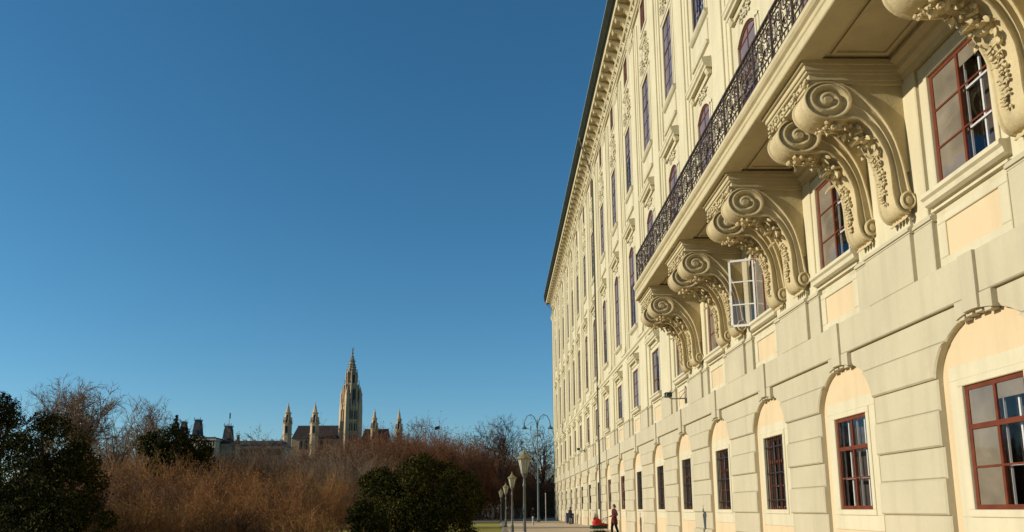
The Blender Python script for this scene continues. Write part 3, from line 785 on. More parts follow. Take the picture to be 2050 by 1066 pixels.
# moulded block over each pair
b = MB(); hw = 1.06
for (e, x0, z0, z1) in ((-.03, 6.34, 9.985, 10.05), (.0, 6.30, 10.05, 10.17), (.035, 6.24, 10.17, 10.23), (.06, 6.20, 10.23, 10.34), (.10, 6.14, 10.34, 10.455)):
    b.cbox(x0, 8.31, -hw-e, hw+e, z0, z1, .012)
rd = random.Random(2)
for k in range(34): b.blob((6.28, rd.uniform(-1, 1), rd.uniform(9.98, 10.2)), rd.uniform(.02, .045), rd, nu=6, nv=4)
for s_ in (-1, 1):
    for k in range(12): b.blob((6.25+rd.uniform(-.03, .03), s_*(.98+rd.uniform(-.06, .05)), rd.uniform(9.85, 10.1)), rd.uniform(.025, .05), rd, nu=6, nv=4)
ab = b.build('console_capping', 'balcony_stone', PAL)
for i, pc in enumerate(cps):
    if i == 0: ab.location = (0, pc, 0)
    else: clone(ab, PAL, (0, pc, 0))
#==OBJECTS==
# ------------------------------------------------------------------ street furniture
M['lamp_post'] = mat('lamp_post_paint', (.10, .105, .09), rough=.5, var=.35, scale=5, spec=.5)
M['brass'] = mat('weathered_brass', (.22, .19, .075), rough=.5, var=.3, scale=6, spec=.5)
M['lamp_glass'] = mat('opal_lantern_glass', (.50, .47, .33), rough=.25, var=.15, scale=6, spec=.6)
def lantern(loc, H, label):
    r = empty('lantern_lamp', loc); r.scale = (.92, .92, .97); tag(r, label, 'street lamp', 'lantern lamps along the path')
    zl = H-1.05
    b = MB(); b.lathe([(.17, 0), (.17, .10), (.13, .14), (.11, .5), (.12, .55), (.085, .62), (.065, .9), (.05, zl-.5), (.07, zl-.46), (.075, zl-.40), (.05, zl-.36), (.045, zl-.12), (.09, zl-.06), (.10, zl)], n=12); b.build('post', 'lamp_post', r, smooth=True)
    b = MB()
    for k in range(6):
        a = pi/3*k; p = (.13*cos(a), .13*sin(a), zl+.02); q = (.27*cos(a), .27*sin(a), zl+.62); b.tube([p, q], .014, 4)
        a2 = a+pi/3; b.tube([q, (.27*cos(a2), .27*sin(a2), zl+.62)], .016, 4); b.tube([p, (.13*cos(a2), .13*sin(a2), zl+.02)], .016, 4)
        m0 = ((p[0]+.13*cos(a2))/2, (p[1]+.13*sin(a2))/2, p[2]); m1 = ((q[0]+.27*cos(a2))/2, (q[1]+.27*sin(a2))/2, q[2]); b.tube([m0, m1], .007, 3)
    b.build('lantern_frame', 'lamp_post', r)
    b = MB(); b.lathe([(.12, zl+.02), (.255, zl+.61)], n=6); b.build('lantern_glass', 'lamp_glass', r)
    b = MB(); b.lathe([(.31, zl+.60), (.32, zl+.63), (.28, zl+.68), (.15, zl+.775), (.11, zl+.80), (.11, zl+.85), (.05, zl+.88), (.025, zl+.96), (.045, zl+1.0), (.01, zl+1.05)], n=12); b.build('lantern_roof', 'brass', r, smooth=False)
    return r
lantern((1.02, 29, 0), 4.0, 'nearest and tallest looking lantern lamp with brass roof beside the sandy path')
lantern((.90, 47.5, 0), 4.0, 'second lantern lamp along the path, behind the nearest one')
lantern((.71, 67, 0), 4.0, 'third lantern lamp along the path, second smallest of the row')
lantern((.36, 86, 0), 4.0, 'farthest and smallest lantern lamp of the row along the path')
M['lamp_green'] = mat('grey_green_lamp_paint', (.06, .095, .09), rough=.5, var=.25, scale=4, spec=.5)
pp = wp(1078, 1046, Y=93)
r = empty('double_street_lamp', (pp[0], 93, 0)); tag(r, 'tall slender street lamp with two curved arms and hanging bell heads near the palace corner', 'street lamp')
b = MB(); b.lathe([(.20, 0), (.20, .3), (.13, .5), (.11, 4), (.08, 8), (.06, 12.2), (.03, 12.6)], n=10); b.build('pole', 'lamp_green', r, smooth=True)
for s_ in (-1, 1):
    b = MB(); b.tube([(0, 0, 11.2), (s_*.10, 0, 12.1), (s_*.35, 0, 12.85), (s_*.80, 0, 13.2), (s_*1.25, 0, 13.0), (s_*1.55, 0, 12.4), (s_*1.62, 0, 11.9)], .05, 6)
    b.tube([(0, 0, 12.3), (s_*.35, 0, 12.6), (s_*.7, 0, 12.7), (s_*.9, 0, 13.15)], .022, 5); a_ = b.build('curved_arm', 'lamp_green', r, smooth=True)
    b = MB(); b.lathe([(.05, .45), (.09, .35), (.12, .2), (.30, .05), (.33, -.12), (.30, -.12), (.1, -.05)], (s_*1.62, 0, 11.5), 12); b.build('lamp_head', 'lamp_green', a_, smooth=True)
# pale lamp far off above the thicket
pl_ = wp(672, 1000, Y=150)
r = empty('street_lamp', (pl_[0], 150, 0)); tag(r, 'distant pale curved street lamp rising out of the bare thicket below the spire', 'street lamp')
M['galv'] = mat('galvanised_steel', (.42, .40, .38), rough=.5, var=.2, scale=4)
b = MB(); b.tube([(0, 0, 0), (0, 0, 11.5), (-.1, 0, 13.2), (-.5, 0, 14.0), (-1.1, 0, 14.25)], [.16, .11, .09, .07, .06], 8); b.build('pole', 'galv', r, smooth=True)
b = MB(); b.blob((-1.45, 0, 14.22), (.5, .2, .13), None, nu=10, nv=6); b.build('lamp_head', 'galv', r, smooth=True)

# security cameras on the wall
M['cam_dark'] = mat('camera_housing', (.03, .03, .03), rough=.4, var=.2, scale=8)
M['cam_grey'] = mat('camera_bracket_grey', (.35, .32, .26), rough=.5, var=.2, scale=8)
def cctv(y, z, L, label, xw=8.24, white=False):
    r = empty('security_camera', (xw, y, z)); tag(r, label, 'security camera')
    b = MB(); b.box(-.03, 0, -.07, .07, -.2, .55); b.tube([(-.02, 0, 0), (-L+.1, 0, -.02), (-L, 0, .06)], .028, 6); b.tube([(-.03, 0, .3), (-L*.35, 0, 0)], .016, 5); b.build('bracket', 'cam_grey', r)
    b = MB(); c_ = 'trim' if white else 'cam_dark'
    b.cbox(-L-.16, -L+.10, -.22, .16, .05, .22, .02); b.box(-L-.19, -L+.13, -.26, .18, .22, .235); b.lathe([(.045, 0), (.05, .03)], (-L-.03, -.2, .1), 10); b.build('camera_body', c_, r)
    return r
cctv(32.3, 6.28, .74, 'dark security camera on a bracket under the far end of the balcony')
cctv(70.0, 6.9, .65, 'small security camera on a bracket far along the wall past the downpipe')
r = cctv(107.4, 8.1, .5, 'white security camera at the far corner of the palace', 8.24, True)

# bollard, sign pole, bin, fence by the street
M['bollard'] = mat('bollard_paint', (.35, .33, .30), var=.2, scale=5)
b = MB(); b.lathe([(.14, 0), (.14, .05), (.09, .1), (.08, .62), (.11, .66), (.11, .72), (.06, .82), (.01, .85)], n=12)
bo = b.build('bollard', 'bollard', None, smooth=True); bp_ = wp(1067, 1050, Y=76); bo.location = (bp_[0], 76, .004); tag(bo, 'small pale bollard standing in the middle of the path', 'bollard')
sp_ = wp(1093, 1040, Y=97); r = empty('slim_pole', (sp_[0], 97.2, .004)); tag(r, 'slim pale bare pole close to the palace corner', 'pole')
b = MB(); b.tube([(0, 0, 0), (0, 0, 3.4)], .045, 8); b.build('pole', 'galv', r)
b = MB(); b.lathe([(.07, 0), (.07, .12), (.05, .16), (.01, .2)], (0, 0, 3.38), 8); b.build('pole_cap', 'galv', r)
M['blue_bin'] = mat('dark_blue_plastic', (.025, .05, .10), rough=.5, var=.2, scale=5)
r = empty('waste_bin', (7.55, 79.5, .004)); tag(r, 'dark blue waste bin standing against the foot of the palace wall', 'waste bin')
b = MB(); b.box(-.38, .38, -.36, .36, .08, .98); b.prism_y([(-.42, .98), (.42, .98), (.40, 1.06), (-.36, 1.12)], -.40, .40); b.build('body', 'blue_bin', r)
for s_ in (-1, 1):
    b = MB(); b.tube([(s_*.3, -.3, .1), (s_*.36, -.3, .1)], .10, 10); b.build('wheel', 'cam_dark', r)
M['fence'] = mat('pale_grey_fence', (.55, .50, .44), var=.25, scale=3)
fa = wp(966, 1030, Y=129); fb = wp(1046, 1030, Y=129)
r = empty('fence', (fa[0], 129, 0)); tag(r, 'pale grey upright railings beyond the street at the end of the lawn', 'fence')
b = MB(); L_ = fb[0]-fa[0]
b.box(0, L_, -.03, .03, .3, .38); b.box(0, L_, -.03, .03, 1.55, 1.63)
for k in range(int(L_/.28)): b.box(k*.28, k*.28+.07, -.02, .02, .08, 1.8)
b.build('railings', 'fence', r)
b = MB()
for k in range(5): b.box(k*L_/4-.12, k*L_/4+.12, -.12, .12, .008, 2.0)
for i in range(5):
    b = MB(); b.box(-.12, .12, -.12, .12, .008, 1.95); b.cbox(-.16, .16, -.16, .16, 1.95, 2.05, .02); o = b.build('post', 'fence', r); o.location = (i*L_/4, 0, 0)
# low building behind the trees
M['brownwall'] = mat('brown_render', (.16, .085, .055), var=.3, scale=.5); M['darkglass'] = mat('dark_window', (.015, .016, .018), rough=.15, var=.3, scale=2, spec=.6)
pa = wp(1030, 1000, Y=150); pb = wp(1125, 1000, Y=150)
r = empty('low_building', (pa[0], 150, 0)); tag(r, 'low brown building half hidden behind the trees past the palace corner', 'building')
b = MB(); L_ = pb[0]-pa[0]; b.box(0, L_, 0, 9, 0, 5.2); b.build('wall', 'brownwall', r)
b = MB(); b.prism_y([(-.4, 5.2), (L_+.4, 5.2), (L_-.8, 6.6), (.8, 6.6)], -.5, 9.5); b.build('roof', 'brownwall', r)
for k in range(4):
    b = MB(); x0 = .6+k*(L_-1)/4; b.box(x0, x0+(L_-1)/4-.5, -.06, -.003, .2, 3.4); b.box(x0-.08, x0+(L_-1)/4-.42, -.09, -.06, 3.4, 3.5); b.build('window', 'darkglass', r)

# ------------------------------------------------------------------ people
M['skin'] = mat('skin', (.50, .30, .21), rough=.6, var=.08, scale=8); M['hair'] = mat('brown_hair', (.07, .035, .018), rough=.6, var=.3, scale=30)
M['maroon'] = mat('maroon_coat', (.085, .014, .012), rough=.9, var=.3, scale=7); M['black_cloth'] = mat('black_cloth', (.012, .011, .014), rough=.9, var=.3, scale=7)
M['red_cloth'] = mat('red_cloth', (.55, .025, .012), rough=.75, var=.25, scale=6); M['green_cloth'] = mat('dark_green_cloth', (.02, .055, .025), rough=.8, var=.3, scale=6)
M['greycloth'] = mat('grey_cloth', (.20, .19, .17), rough=.9, var=.3, scale=6)
def person(loc, rz, label, coat, legs, push=True, scale=1.0, coat_len=.62):
    r = empty('person', loc, rz); r.scale = (scale,)*3; tag(r, label, 'person')
    V, E_, R_ = [], [], []
    def j(p, rad, par=None):
        V.append(p); R_.append(rad if isinstance(rad, tuple) else (rad, rad))
        if par is not None: E_.append((par, len(V)-1))
        return len(V)-1
    pel = j((0, 0, .95), (.145, .105)); sp = j((0, .0, 1.12), (.125, .09), pel); ch = j((0, -.01, 1.30), (.15, .10), sp); nb = j((0, -.005, 1.43), (.075, .065), ch)
    nk = j((0, .01, 1.50), .052, nb); hd = j((0, .025, 1.585), (.075, .088), nk); ht = j((0, .02, 1.67), (.07, .082), hd)
    j((0, .112, 1.575), .014, hd)  # nose
    for s_ in (-1, 1):
        j((s_*.082, .01, 1.58), (.012, .02), hd)   # ear
        sh = j((s_*.17, -.01, 1.395), .058, ch)
        if push:
            el = j((s_*.235, -.08, 1.14), .043, sh); wr = j((s_*.20, .17, 1.06), .028, el); pm = j((s_*.20, .235, 1.05), (.036, .018), wr)
            fd, fdn = Vector((0, 1, -.1)), Vector((0, .1, -1))
        else:
            el = j((s_*.235, -.02, 1.12), .043, sh); wr = j((s_*.25, .05, .88), .028, el); pm = j((s_*.25, .065, .82), (.018, .036), wr)
            fd, fdn = Vector((0, .15, -1)), Vector((-s_*.3, .5, -1))
        P0 = Vector(V[pm]); ax = Vector((1, 0, 0)) if push else Vector((0, 1, 0))
        for k, (o_, l_) in enumerate(((-.027, .068), (-.009, .078), (.009, .073), (.026, .058))):
            f1 = P0+ax*o_+fd*.035; f2 = f1+fd.normalized()*l_*.5; f3 = f2+(fdn.normalized()*.8+fd.normalized()*.2)*l_*.5
            a_ = j(tuple(f1), .009, pm); c_ = j(tuple(f2), .0085, a_); j(tuple(f3), .007, c_)
        t1 = P0+ax*(-s_*.035 if push else .035)+fd*.0; t2 = t1+fdn.normalized()*.03+fd.normalized()*.02; a_ = j(tuple(t1), .011, pm); j(tuple(t2), .009, a_)
        st = .16*s_ if push else .05*s_
        hp = j((s_*.09, 0, .88), .088, pel); kn = j((s_*.10, st*.55+.03, .49), .057, hp); an = j((s_*.105, st-.03, .09), .038, kn); j((s_*.12, st+.12, .035), (.042, .03), an)
    me = bpy.data.meshes.new('body'); me.from_pydata(V, E_, []); o = bpy.data.objects.new('body', me); COL.objects.link(o); o.parent = r
    m = o.modifiers.new('skin', 'SKIN'); me.skin_vertices[0].data[0].use_root = True
    for i, rd_ in enumerate(R_): me.skin_vertices[0].data[i].radius = rd_
    sb = o.modifiers.new('sub', 'SUBSURF'); sb.levels = 2; sb.render_levels = 2; me.materials.append(M['skin']); m.use_smooth_shade = True
    # face details
    b = MB()
    for s_ in (-1, 1): b.blob((s_*.03, .103, 1.60), (.011, .006, .006), None, nu=7, nv=5)
    b.tube([(-.022, .108, 1.535), (0, .113, 1.533), (.022, .108, 1.535)], .005, 5); b.build('face_features', 'hair', o)
    b = MB(); n = 14; vs = []
    for jx in range(7):
        ph = pi/2*jx/6
        for k in range(n):
            a = 2*pi*k/n; bk = .5-.5*sin(a); vs.append((.098*cos(ph*.98)*cos(a), .0+.108*cos(ph*.98)*sin(a)-.012, 1.60-.07*bk*(1-jx/6)+.155*sin(ph)))
    b.add(vs, [(jx*n+k, jx*n+(k+1) % n, (jx+1)*n+(k+1) % n, (jx+1)*n+k) for jx in range(6) for k in range(n)]); b.build('hair', 'hair', r, smooth=True)
    # coat: body and sleeves in one mesh
    b = MB(); n = 18; z0 = coat_len; rings = [(z0, .245, .19), (z0+.2, .225, .175), (.98, .19, .145), (1.12, .168, .128), (1.28, .192, .14), (1.38, .20, .13), (1.44, .15, .11), (1.485, .075, .075)]
    vs = [(rx*cos(2*pi*k/n)*(1+.04*sin(5*k)), ry*sin(2*pi*k/n)*(1+.05*cos(4*k)), z) for z, rx, ry in rings for k in range(n)]
    b.add(vs, [(i*n+k, i*n+(k+1) % n, (i+1)*n+(k+1) % n, (i+1)*n+k) for i in range(len(rings)-1) for k in range(n)])
    for s_ in (-1, 1):
        b.tube(([(s_*.15, -.01, 1.39), (s_*.20, -.03, 1.32), (s_*.245, -.085, 1.14), (s_*.235, -.02, 1.10), (s_*.203, .165, 1.06)] if push else [(s_*.15, -.01, 1.39), (s_*.21, -.015, 1.3), (s_*.24, -.02, 1.12), (s_*.25, .045, .89)]), [.07, .07, .06, .056, .045] if push else [.07, .068, .058, .045], 10)
    b.build('coat', coat, r, smooth=True)
    b = MB()
    for s_ in (-1, 1):
        st = .16*s_ if push else .05*s_
        b.tube([(s_*.075, 0, .93), (s_*.09, 0, .86), (s_*.10, st*.55+.03, .49), (s_*.105, st-.03, .10)], [.11, .105, .075, .062], 10)
    b.build('trousers', legs, r, smooth=True)
    for s_ in (-1, 1):
        st = .16*s_ if push else .05*s_
        b = MB(); b.blob((s_*.11, st+.045, .052), (.052, .14, .05), None, nu=12, nv=7); b.box(s_*.11-.045, s_*.11+.045, st-.08, st+.16, .004, .02); b.build('shoe', 'black_cloth', r, smooth=True)
    return r
py_ = 44.0; q = wp(1230, 1040, Y=py_)
person((q[0], py_, .004), radians(100), 'person in a maroon coat pushing a red pushchair beside the palace wall', 'maroon', 'black_cloth', True, 1.03)
def pushchair(loc, rz):
    r = empty('pushchair', loc, rz); tag(r, 'red pushchair with dark green basket pushed by the person in maroon', 'pushchair')
    b = MB()
    for s_ in (-1, 1):
        x = s_*.24
        b.tube([(x, -.48, 1.03), (x, -.40, .98), (x, .0, .55), (x, .38, .14)], .016, 6); b.tube([(x, -.36, .13), (x, .0, .52), (x, .22, .72)], .016, 6); b.tube([(x, -.36, .13), (x, .38, .14)], .012, 6)
    b.tube([(-.24, -.48, 1.03), (0, -.50, 1.04), (.24, -.48, 1.03)], .018, 6); b.tube([(-.24, .38, .14), (.24, .38, .14)], .012, 6); b.tube([(-.24, -.36, .13), (.24, -.36, .13)], .012, 6); b.build('frame', 'cam_dark', r)
    for s_ in (-1, 1):
        for y_, rad in ((-.38, .14), (.40, .12)):
            b = MB(); pts = [(s_*.28, y_+rad*cos(2*pi*k/16), rad+rad*sin(2*pi*k/16)*.92) for k in range(17)]; b.tube(pts, .022, 6, cap=False)
            for k in range(6): b.tube([(s_*.28, y_, rad), (s_*.28, y_+rad*cos(pi*k/3), rad+rad*sin(pi*k/3)*.92)], .006, 4)
            b.build('wheel', 'cam_dark', r)
    n = 12; b = MB(); vs = []
    for i in range(8):   # hood: quarter shell
        t = i/7; a = radians(-10+105*t)
        for k in range(n+1):
            ph = pi*k/n; vs.append((.27*cos(ph), .40-.42*cos(a)*abs(sin(ph))-.16, .66+.40*sin(a)*(.25+.75*sin(ph))))
    b.add(vs, [(i*(n+1)+k, i*(n+1)+k+1, (i+1)*(n+1)+k+1, (i+1)*(n+1)+k) for i in range(7) for k in range(n)]); b.blob((0, .20, .74), (.19, .20, .20), None, nu=14, nv=9); b.build('hood', 'red_cloth', r, smooth=True)
    b = MB(); b.blob((0, -.08, .60), (.25, .50, .13), None, nu=16, nv=8); b.build('blanket', 'red_cloth', r, smooth=True)
    b = MB(); b.prism_y([(-.24, .40), (.24, .40), (.27, .60), (-.27, .60)], -.44, .48); b.build('carrycot', 'green_cloth', r)
    b = MB(); b.prism_y([(-.2, .18), (.2, .18), (.22, .30), (-.22, .30)], -.3, .3); b.build('basket', 'green_cloth', r)
    return r
pushchair((q[0]-.92, py_-.14, .004), radians(100))
q2 = wp(1067, 1030, Y=104); person((q2[0], 104, .004), radians(160), 'distant person in dark clothes crossing at the end of the path', 'black_cloth', 'black_cloth', False)
person((7.4, 77.4, .004), radians(-60), 'person in a dark coat standing by the palace wall next to the blue bin', 'black_cloth', 'greycloth', False)

# ------------------------------------------------------------------ vegetation
def matleaf(name, col, col2, sc):
    m = mat(name, col, rough=.9, var=.5, scale=sc, col2=col2, spec=.05); return m
M['yew'] = matleaf('yew_leaf', (.032, .034, .008), (.012, .014, .004), 2.6); M['yew2'] = matleaf('yew_leaf_light', (.11, .082, .011), (.04, .034, .007), 3.0)
M['twig_orange'] = mat('orange_brown_twigs', (.32, .135, .034), rough=.8, var=.5, scale=.5, col2=(.15, .07, .022))
M['twig_grey'] = mat('grey_brown_twigs', (.22, .14, .075), rough=.85, var=.4, scale=.5, col2=(.075, .045, .03))
M['twig_red'] = mat('red_brown_twigs', (.23, .095, .035), rough=.8, var=.5, scale=.25, col2=(.075, .033, .018))
M['twig_gold'] = mat('golden_brown_twigs', (.35, .18, .05), rough=.8, var=.4, scale=.4, col2=(.2, .095, .03)); M['twig_dark'] = mat('dark_brown_twigs', (.13, .06, .022), rough=.8, var=.4, scale=.5); M['twig_rust'] = mat('rust_red_twigs', (.28, .105, .038), rough=.8, var=.4, scale=.3)
M['twig_pink'] = mat('pinkish_twigs', (.25, .17, .11), rough=.8, var=.4, scale=.8)
M['bark'] = mat('pale_bark', (.21, .145, .10), rough=.9, var=.4, scale=2.5, bump=.4); M['bark_dark'] = mat('dark_bark', (.05, .035, .027), rough=.9, var=.4, scale=2.5)
RN = np.random.default_rng(7)
def seg_mesh(P0, P1, R0, R1, k=3):
    D = P1-P0; L = np.linalg.norm(D, axis=1, keepdims=True)+1e-9; D = D/L
    A = np.cross(D, np.where(np.abs(D[:, 2:3]) > .9, np.array([[1., 0, 0]]), np.array([[0, 0, 1.]]))); A /= np.linalg.norm(A, axis=1, keepdims=True)+1e-9; B = np.cross(D, A)
    n = len(P0); V = np.empty((n, 2*k, 3))
    for i in range(k):
        t = 2*pi*i/k; o = A*cos(t)+B*sin(t); V[:, i] = P0+o*R0[:, None]; V[:, k+i] = P1+o*R1[:, None]
    base = (np.arange(n)*2*k)[:, None, None]; q = np.array([[i, (i+1) % k, k+(i+1) % k, k+i] for i in range(k)])[None]
    return V.reshape(-1, 3), (base+q).reshape(-1, 4)
def grow(start, dirs, L, r0, nseg, wob, up, rng):
    """vectorised branches: returns lists of segments and the points for the next generation"""
    P = start.copy(); D = dirs/np.linalg.norm(dirs, axis=1, keepdims=True); S0, S1, A0, A1, pts = [], [], [], [], []
    for s in range(nseg):
        D = D+rng.normal(0, wob, D.shape); D[:, 2] += up; D /= np.linalg.norm(D, axis=1, keepdims=True)
        Q = P+D*(L/nseg)[:, None]; a = r0*(1-.75*s/nseg); c = r0*(1-.75*(s+1)/nseg)
        S0.append(P); S1.append(Q); A0.append(a); A1.append(c); pts.append((P, Q, D.copy())); P = Q
    return np.concatenate(S0), np.concatenate(S1), np.concatenate(A0), np.concatenate(A1), pts
def sprout(pts, n, spread, rng, tmin=.15):
    """n child starts and directions on each parent"""
    ns = len(pts); m = len(pts[0][0]); st, dr, fr = [], [], []
    for _ in range(n):
        t = rng.uniform(tmin, 1, m)*ns; i = np.minimum(t.astype(int), ns-1); f = t-i
        P = np.stack([p[0] for p in pts])[i, np.arange(m)]; Q = np.stack([p[1] for p in pts])[i, np.arange(m)]; D = np.stack([p[2] for p in pts])[i, np.arange(m)]
        R_ = rng.normal(0, 1, D.shape); R_ -= D*(R_*D).sum(1, keepdims=True); R_ /= np.linalg.norm(R_, axis=1, keepdims=True)
        st.append(P+(Q-P)*f[:, None]); dr.append(D+R_*spread); fr.append(t/ns)
    return np.concatenate(st), np.concatenate(dr), np.concatenate(fr)
def shrub_segs(H, W_, rng, stems=26, c1=7, c2=5, r=.012, upb=.06, fine=.0045):
    a = rng.uniform(0, 2*pi, stems); k = rng.uniform(0, 1, stems)**.6
    st = np.stack([.25*W_*k*np.cos(a), .25*W_*k*np.sin(a), np.zeros(stems)], 1)
    dr = np.stack([.75*W_/H*k*np.cos(a), .75*W_/H*k*np.sin(a), np.ones(stems)], 1)
    S = []; L = H*rng.uniform(.6, .95, stems)
    o = grow(st, dr, L, np.full(stems, r), 6, .17, upb, rng); S.append(o[:4])
    s1, d1, f1 = sprout(o[4], c1, .7, rng); L1 = H*.38*rng.uniform(.5, 1.1, len(s1))*(1.15-f1*.6)
    o1 = grow(s1, d1, L1, np.full(len(s1), r*.5), 4, .24, upb*.7, rng); S.append(o1[:4])
    s2, d2, f2 = sprout(o1[4], c2, .8, rng); L2 = H*.17*rng.uniform(.5, 1.1, len(s2))
    o2 = grow(s2, d2, L2, np.full(len(s2), fine), 2, .18, upb, rng); S.append(o2[:4])
    E0 = o2[1][-len(s2):]; d_ = rng.normal(0, 1, E0.shape)*.022*(H/3); bd = (E0, E0+d_, np.full(len(E0), fine*2.3), np.full(len(E0), fine*1.2)); S.append(bd)
    return [np.concatenate([s[i] for s in S]) for i in range(4)]
MIX = []
def scatter(temps, places):
    """merge scaled, turned copies of branch templates"""
    A = [[], [], [], []]; MIX.clear()
    for (x, y, z, sx, sz, rot, k) in places:
        MIX.append(np.full(len(temps[k][0])*3, int(RN.choice([0, 0, 1, 2]))))
        P0, P1, R0, R1 = temps[k]; c, s = cos(rot), sin(rot); Rm = np.array([[c*sx, s*sx, 0], [-s*sx, c*sx, 0], [0, 0, sz]])
        A[0].append(P0@Rm+[x, y, z]); A[1].append(P1@Rm+[x, y, z]); A[2].append(R0*max(sx, sz)**.5); A[3].append(R1*max(sx, sz)**.5)
    return [np.concatenate(a) for a in A]
def twig_object(name, segs, m, parent=None):
    V, Q = seg_mesh(*segs); me = fastmesh(name, V, Q, m, np.concatenate(MIX)); o = bpy.data.objects.new(name, me); COL.objects.link(o)
    if parent: o.parent = parent
    return o
# the brown thicket in front: one uncountable mass of thin bare shoots
TS = [shrub_segs(3.0, 2.6, np.random.default_rng(s), stems=30, c1=8, c2=6, r=.019, fine=.0065) for s in range(5)]
pl = []; rng = np.random.default_rng(3)
def prow(Y, u0, u1, step, vtop, jit=.5, k0=0):
    x = wp(u0, 1000, Y=Y)[0]; xe = wp(u1, 1000, Y=Y)[0]
    while x < xe:
        y = Y+rng.uniform(-jit, jit)*2; u = CX; f = (x-wp(u0, 1000, Y=Y)[0])/(xe-wp(u0, 1000, Y=Y)[0])
        vt = np.interp(f, [0, .25, .5, .75, 1], vtop)+rng.uniform(-8, 8); h = (1020-vt)/1500*Y+EYE
        pl.append((x, y, 0, h/3.0*rng.uniform(.85, 1.15), h/3.0*1.03, rng.uniform(0, 6.28), int(rng.integers(0, 5)))); x += step*rng.uniform(.8, 1.2)
prow(18, 150, 600, 1.3, [975, 985, 1000, 1005, 1015]); prow(22, 150, 640, 1.4, [950, 960, 975, 975, 990]); prow(27, 150, 670, 1.6, [930, 945, 955, 955, 975])
prow(33, 160, 690, 1.8, [912, 925, 940, 940, 960]); prow(41, 180, 700, 2.0, [900, 915, 930, 925, 945])
th = twig_object('thicket', scatter(TS, pl), ['twig_orange', 'twig_gold', 'twig_dark']); tag(th, kind='stuff', label='dense mass of bare orange brown shoots filling the park in front', cat='shrubs')
# grey-brown woodland further back, in front of the far buildings
TT = [shrub_segs(8.0, 6.0, np.random.default_rng(20+s), stems=30, c1=9, c2=7, r=.035, fine=.014, upb=.05) for s in range(4)]
pl = []
def prow2(Y, u0, u1, step, vtop):
    x0 = wp(u0, 1000, Y=Y)[0]; xe = wp(u1, 1000, Y=Y)[0]; x = x0
    while x < xe:
        f = (x-x0)/(xe-x0); vt = np.interp(f, [0, .25, .5, .75, 1], vtop)+rng.uniform(-7, 7); h = (1020-vt)/1500*Y+EYE
        pl.append((x, Y+rng.uniform(-2, 2), 0, h/8*rng.uniform(.8, 1.1), h/8*1.04, rng.uniform(0, 6.28), int(rng.integers(0, 4)))); x += step*rng.uniform(.8, 1.2)
prow2(62, 180, 720, 3.2, [905, 912, 920, 915, 915]); prow2(85, 120, 740, 4.2, [895, 905, 905, 890, 895]); prow2(104, 100, 760, 5, [880, 895, 905, 885, 880])
wd = twig_object('bare_woodland', scatter(TT, pl), ['twig_grey', 'twig_pink', 'twig_dark']); tag(wd, kind='stuff', label='hazy grey brown mass of bare trees in front of the far towers', cat='trees')
pl = []
prow2(112, 690, 1040, 3.6, [885, 872, 872, 885, 910]); prow2(120, 690, 1050, 3.8, [880, 868, 870, 880, 905]); prow2(134, 700, 1130, 4.2, [885, 875, 880, 915, 950]); prow2(150, 700, 1150, 5, [890, 880, 890, 930, 955])
wd = twig_object('clipped_tree_row', scatter(TT, pl), ['twig_red', 'twig_rust', 'twig_dark']); tag(wd, kind='stuff', label='long dense row of reddish brown bare trees behind the round evergreen bush', cat='trees')
# evergreen bushes
def leaf_cloud(lumps, n, size, rng, light=.25):
    """many small leaf faces spread through lumpy volumes"""
    w = np.array([l[3]**2 for l in lumps]); idx = rng.choice(len(lumps), n, p=w/w.sum()); C = np.array([l[:3] for l in lumps])[idx]; R_ = np.array([l[3] for l in lumps])[idx]
    U = rng.normal(0, 1, (n, 3)); U /= np.linalg.norm(U, axis=1, keepdims=True)
    # clumped, uneven surface
    ph = rng.uniform(0, 6.28, (3, 3)); bump = 1+.10*np.sin(U@(rng.normal(0, 5, (3, 1)))[:, 0]+ph[0, 0]+idx)+.08*np.sin(U@(rng.normal(0, 9, (3, 1)))[:, 0]+ph[1, 0]+2*idx)
    k = (rng.uniform(.45, 1, n)**.35)*bump*(1+.05*rng.normal(0, 1, n)); P = C+U*(R_*k)[:, None]*np.array([1, 1, .95])
    keep = P[:, 2] > .03; P = P[keep]; U = U[keep]; n = len(P)
    N = U+rng.normal(0, .7, (n, 3)); N /= np.linalg.norm(N, axis=1, keepdims=True); T = np.cross(N, rng.normal(0, 1, (n, 3))); T /= np.linalg.norm(T, axis=1, keepdims=True); B = np.cross(N, T)
    s = size*rng.uniform(.6, 1.4, (n, 1)); V = np.stack([P-T*s, P-B*s*.45, P+T*s, P+B*s*.45], 1).reshape(-1, 3); Q = np.arange(4*n).reshape(-1, 4)
    mi = (rng.uniform(0, 1, n) < light).astype(np.int32)
    return V, Q, mi
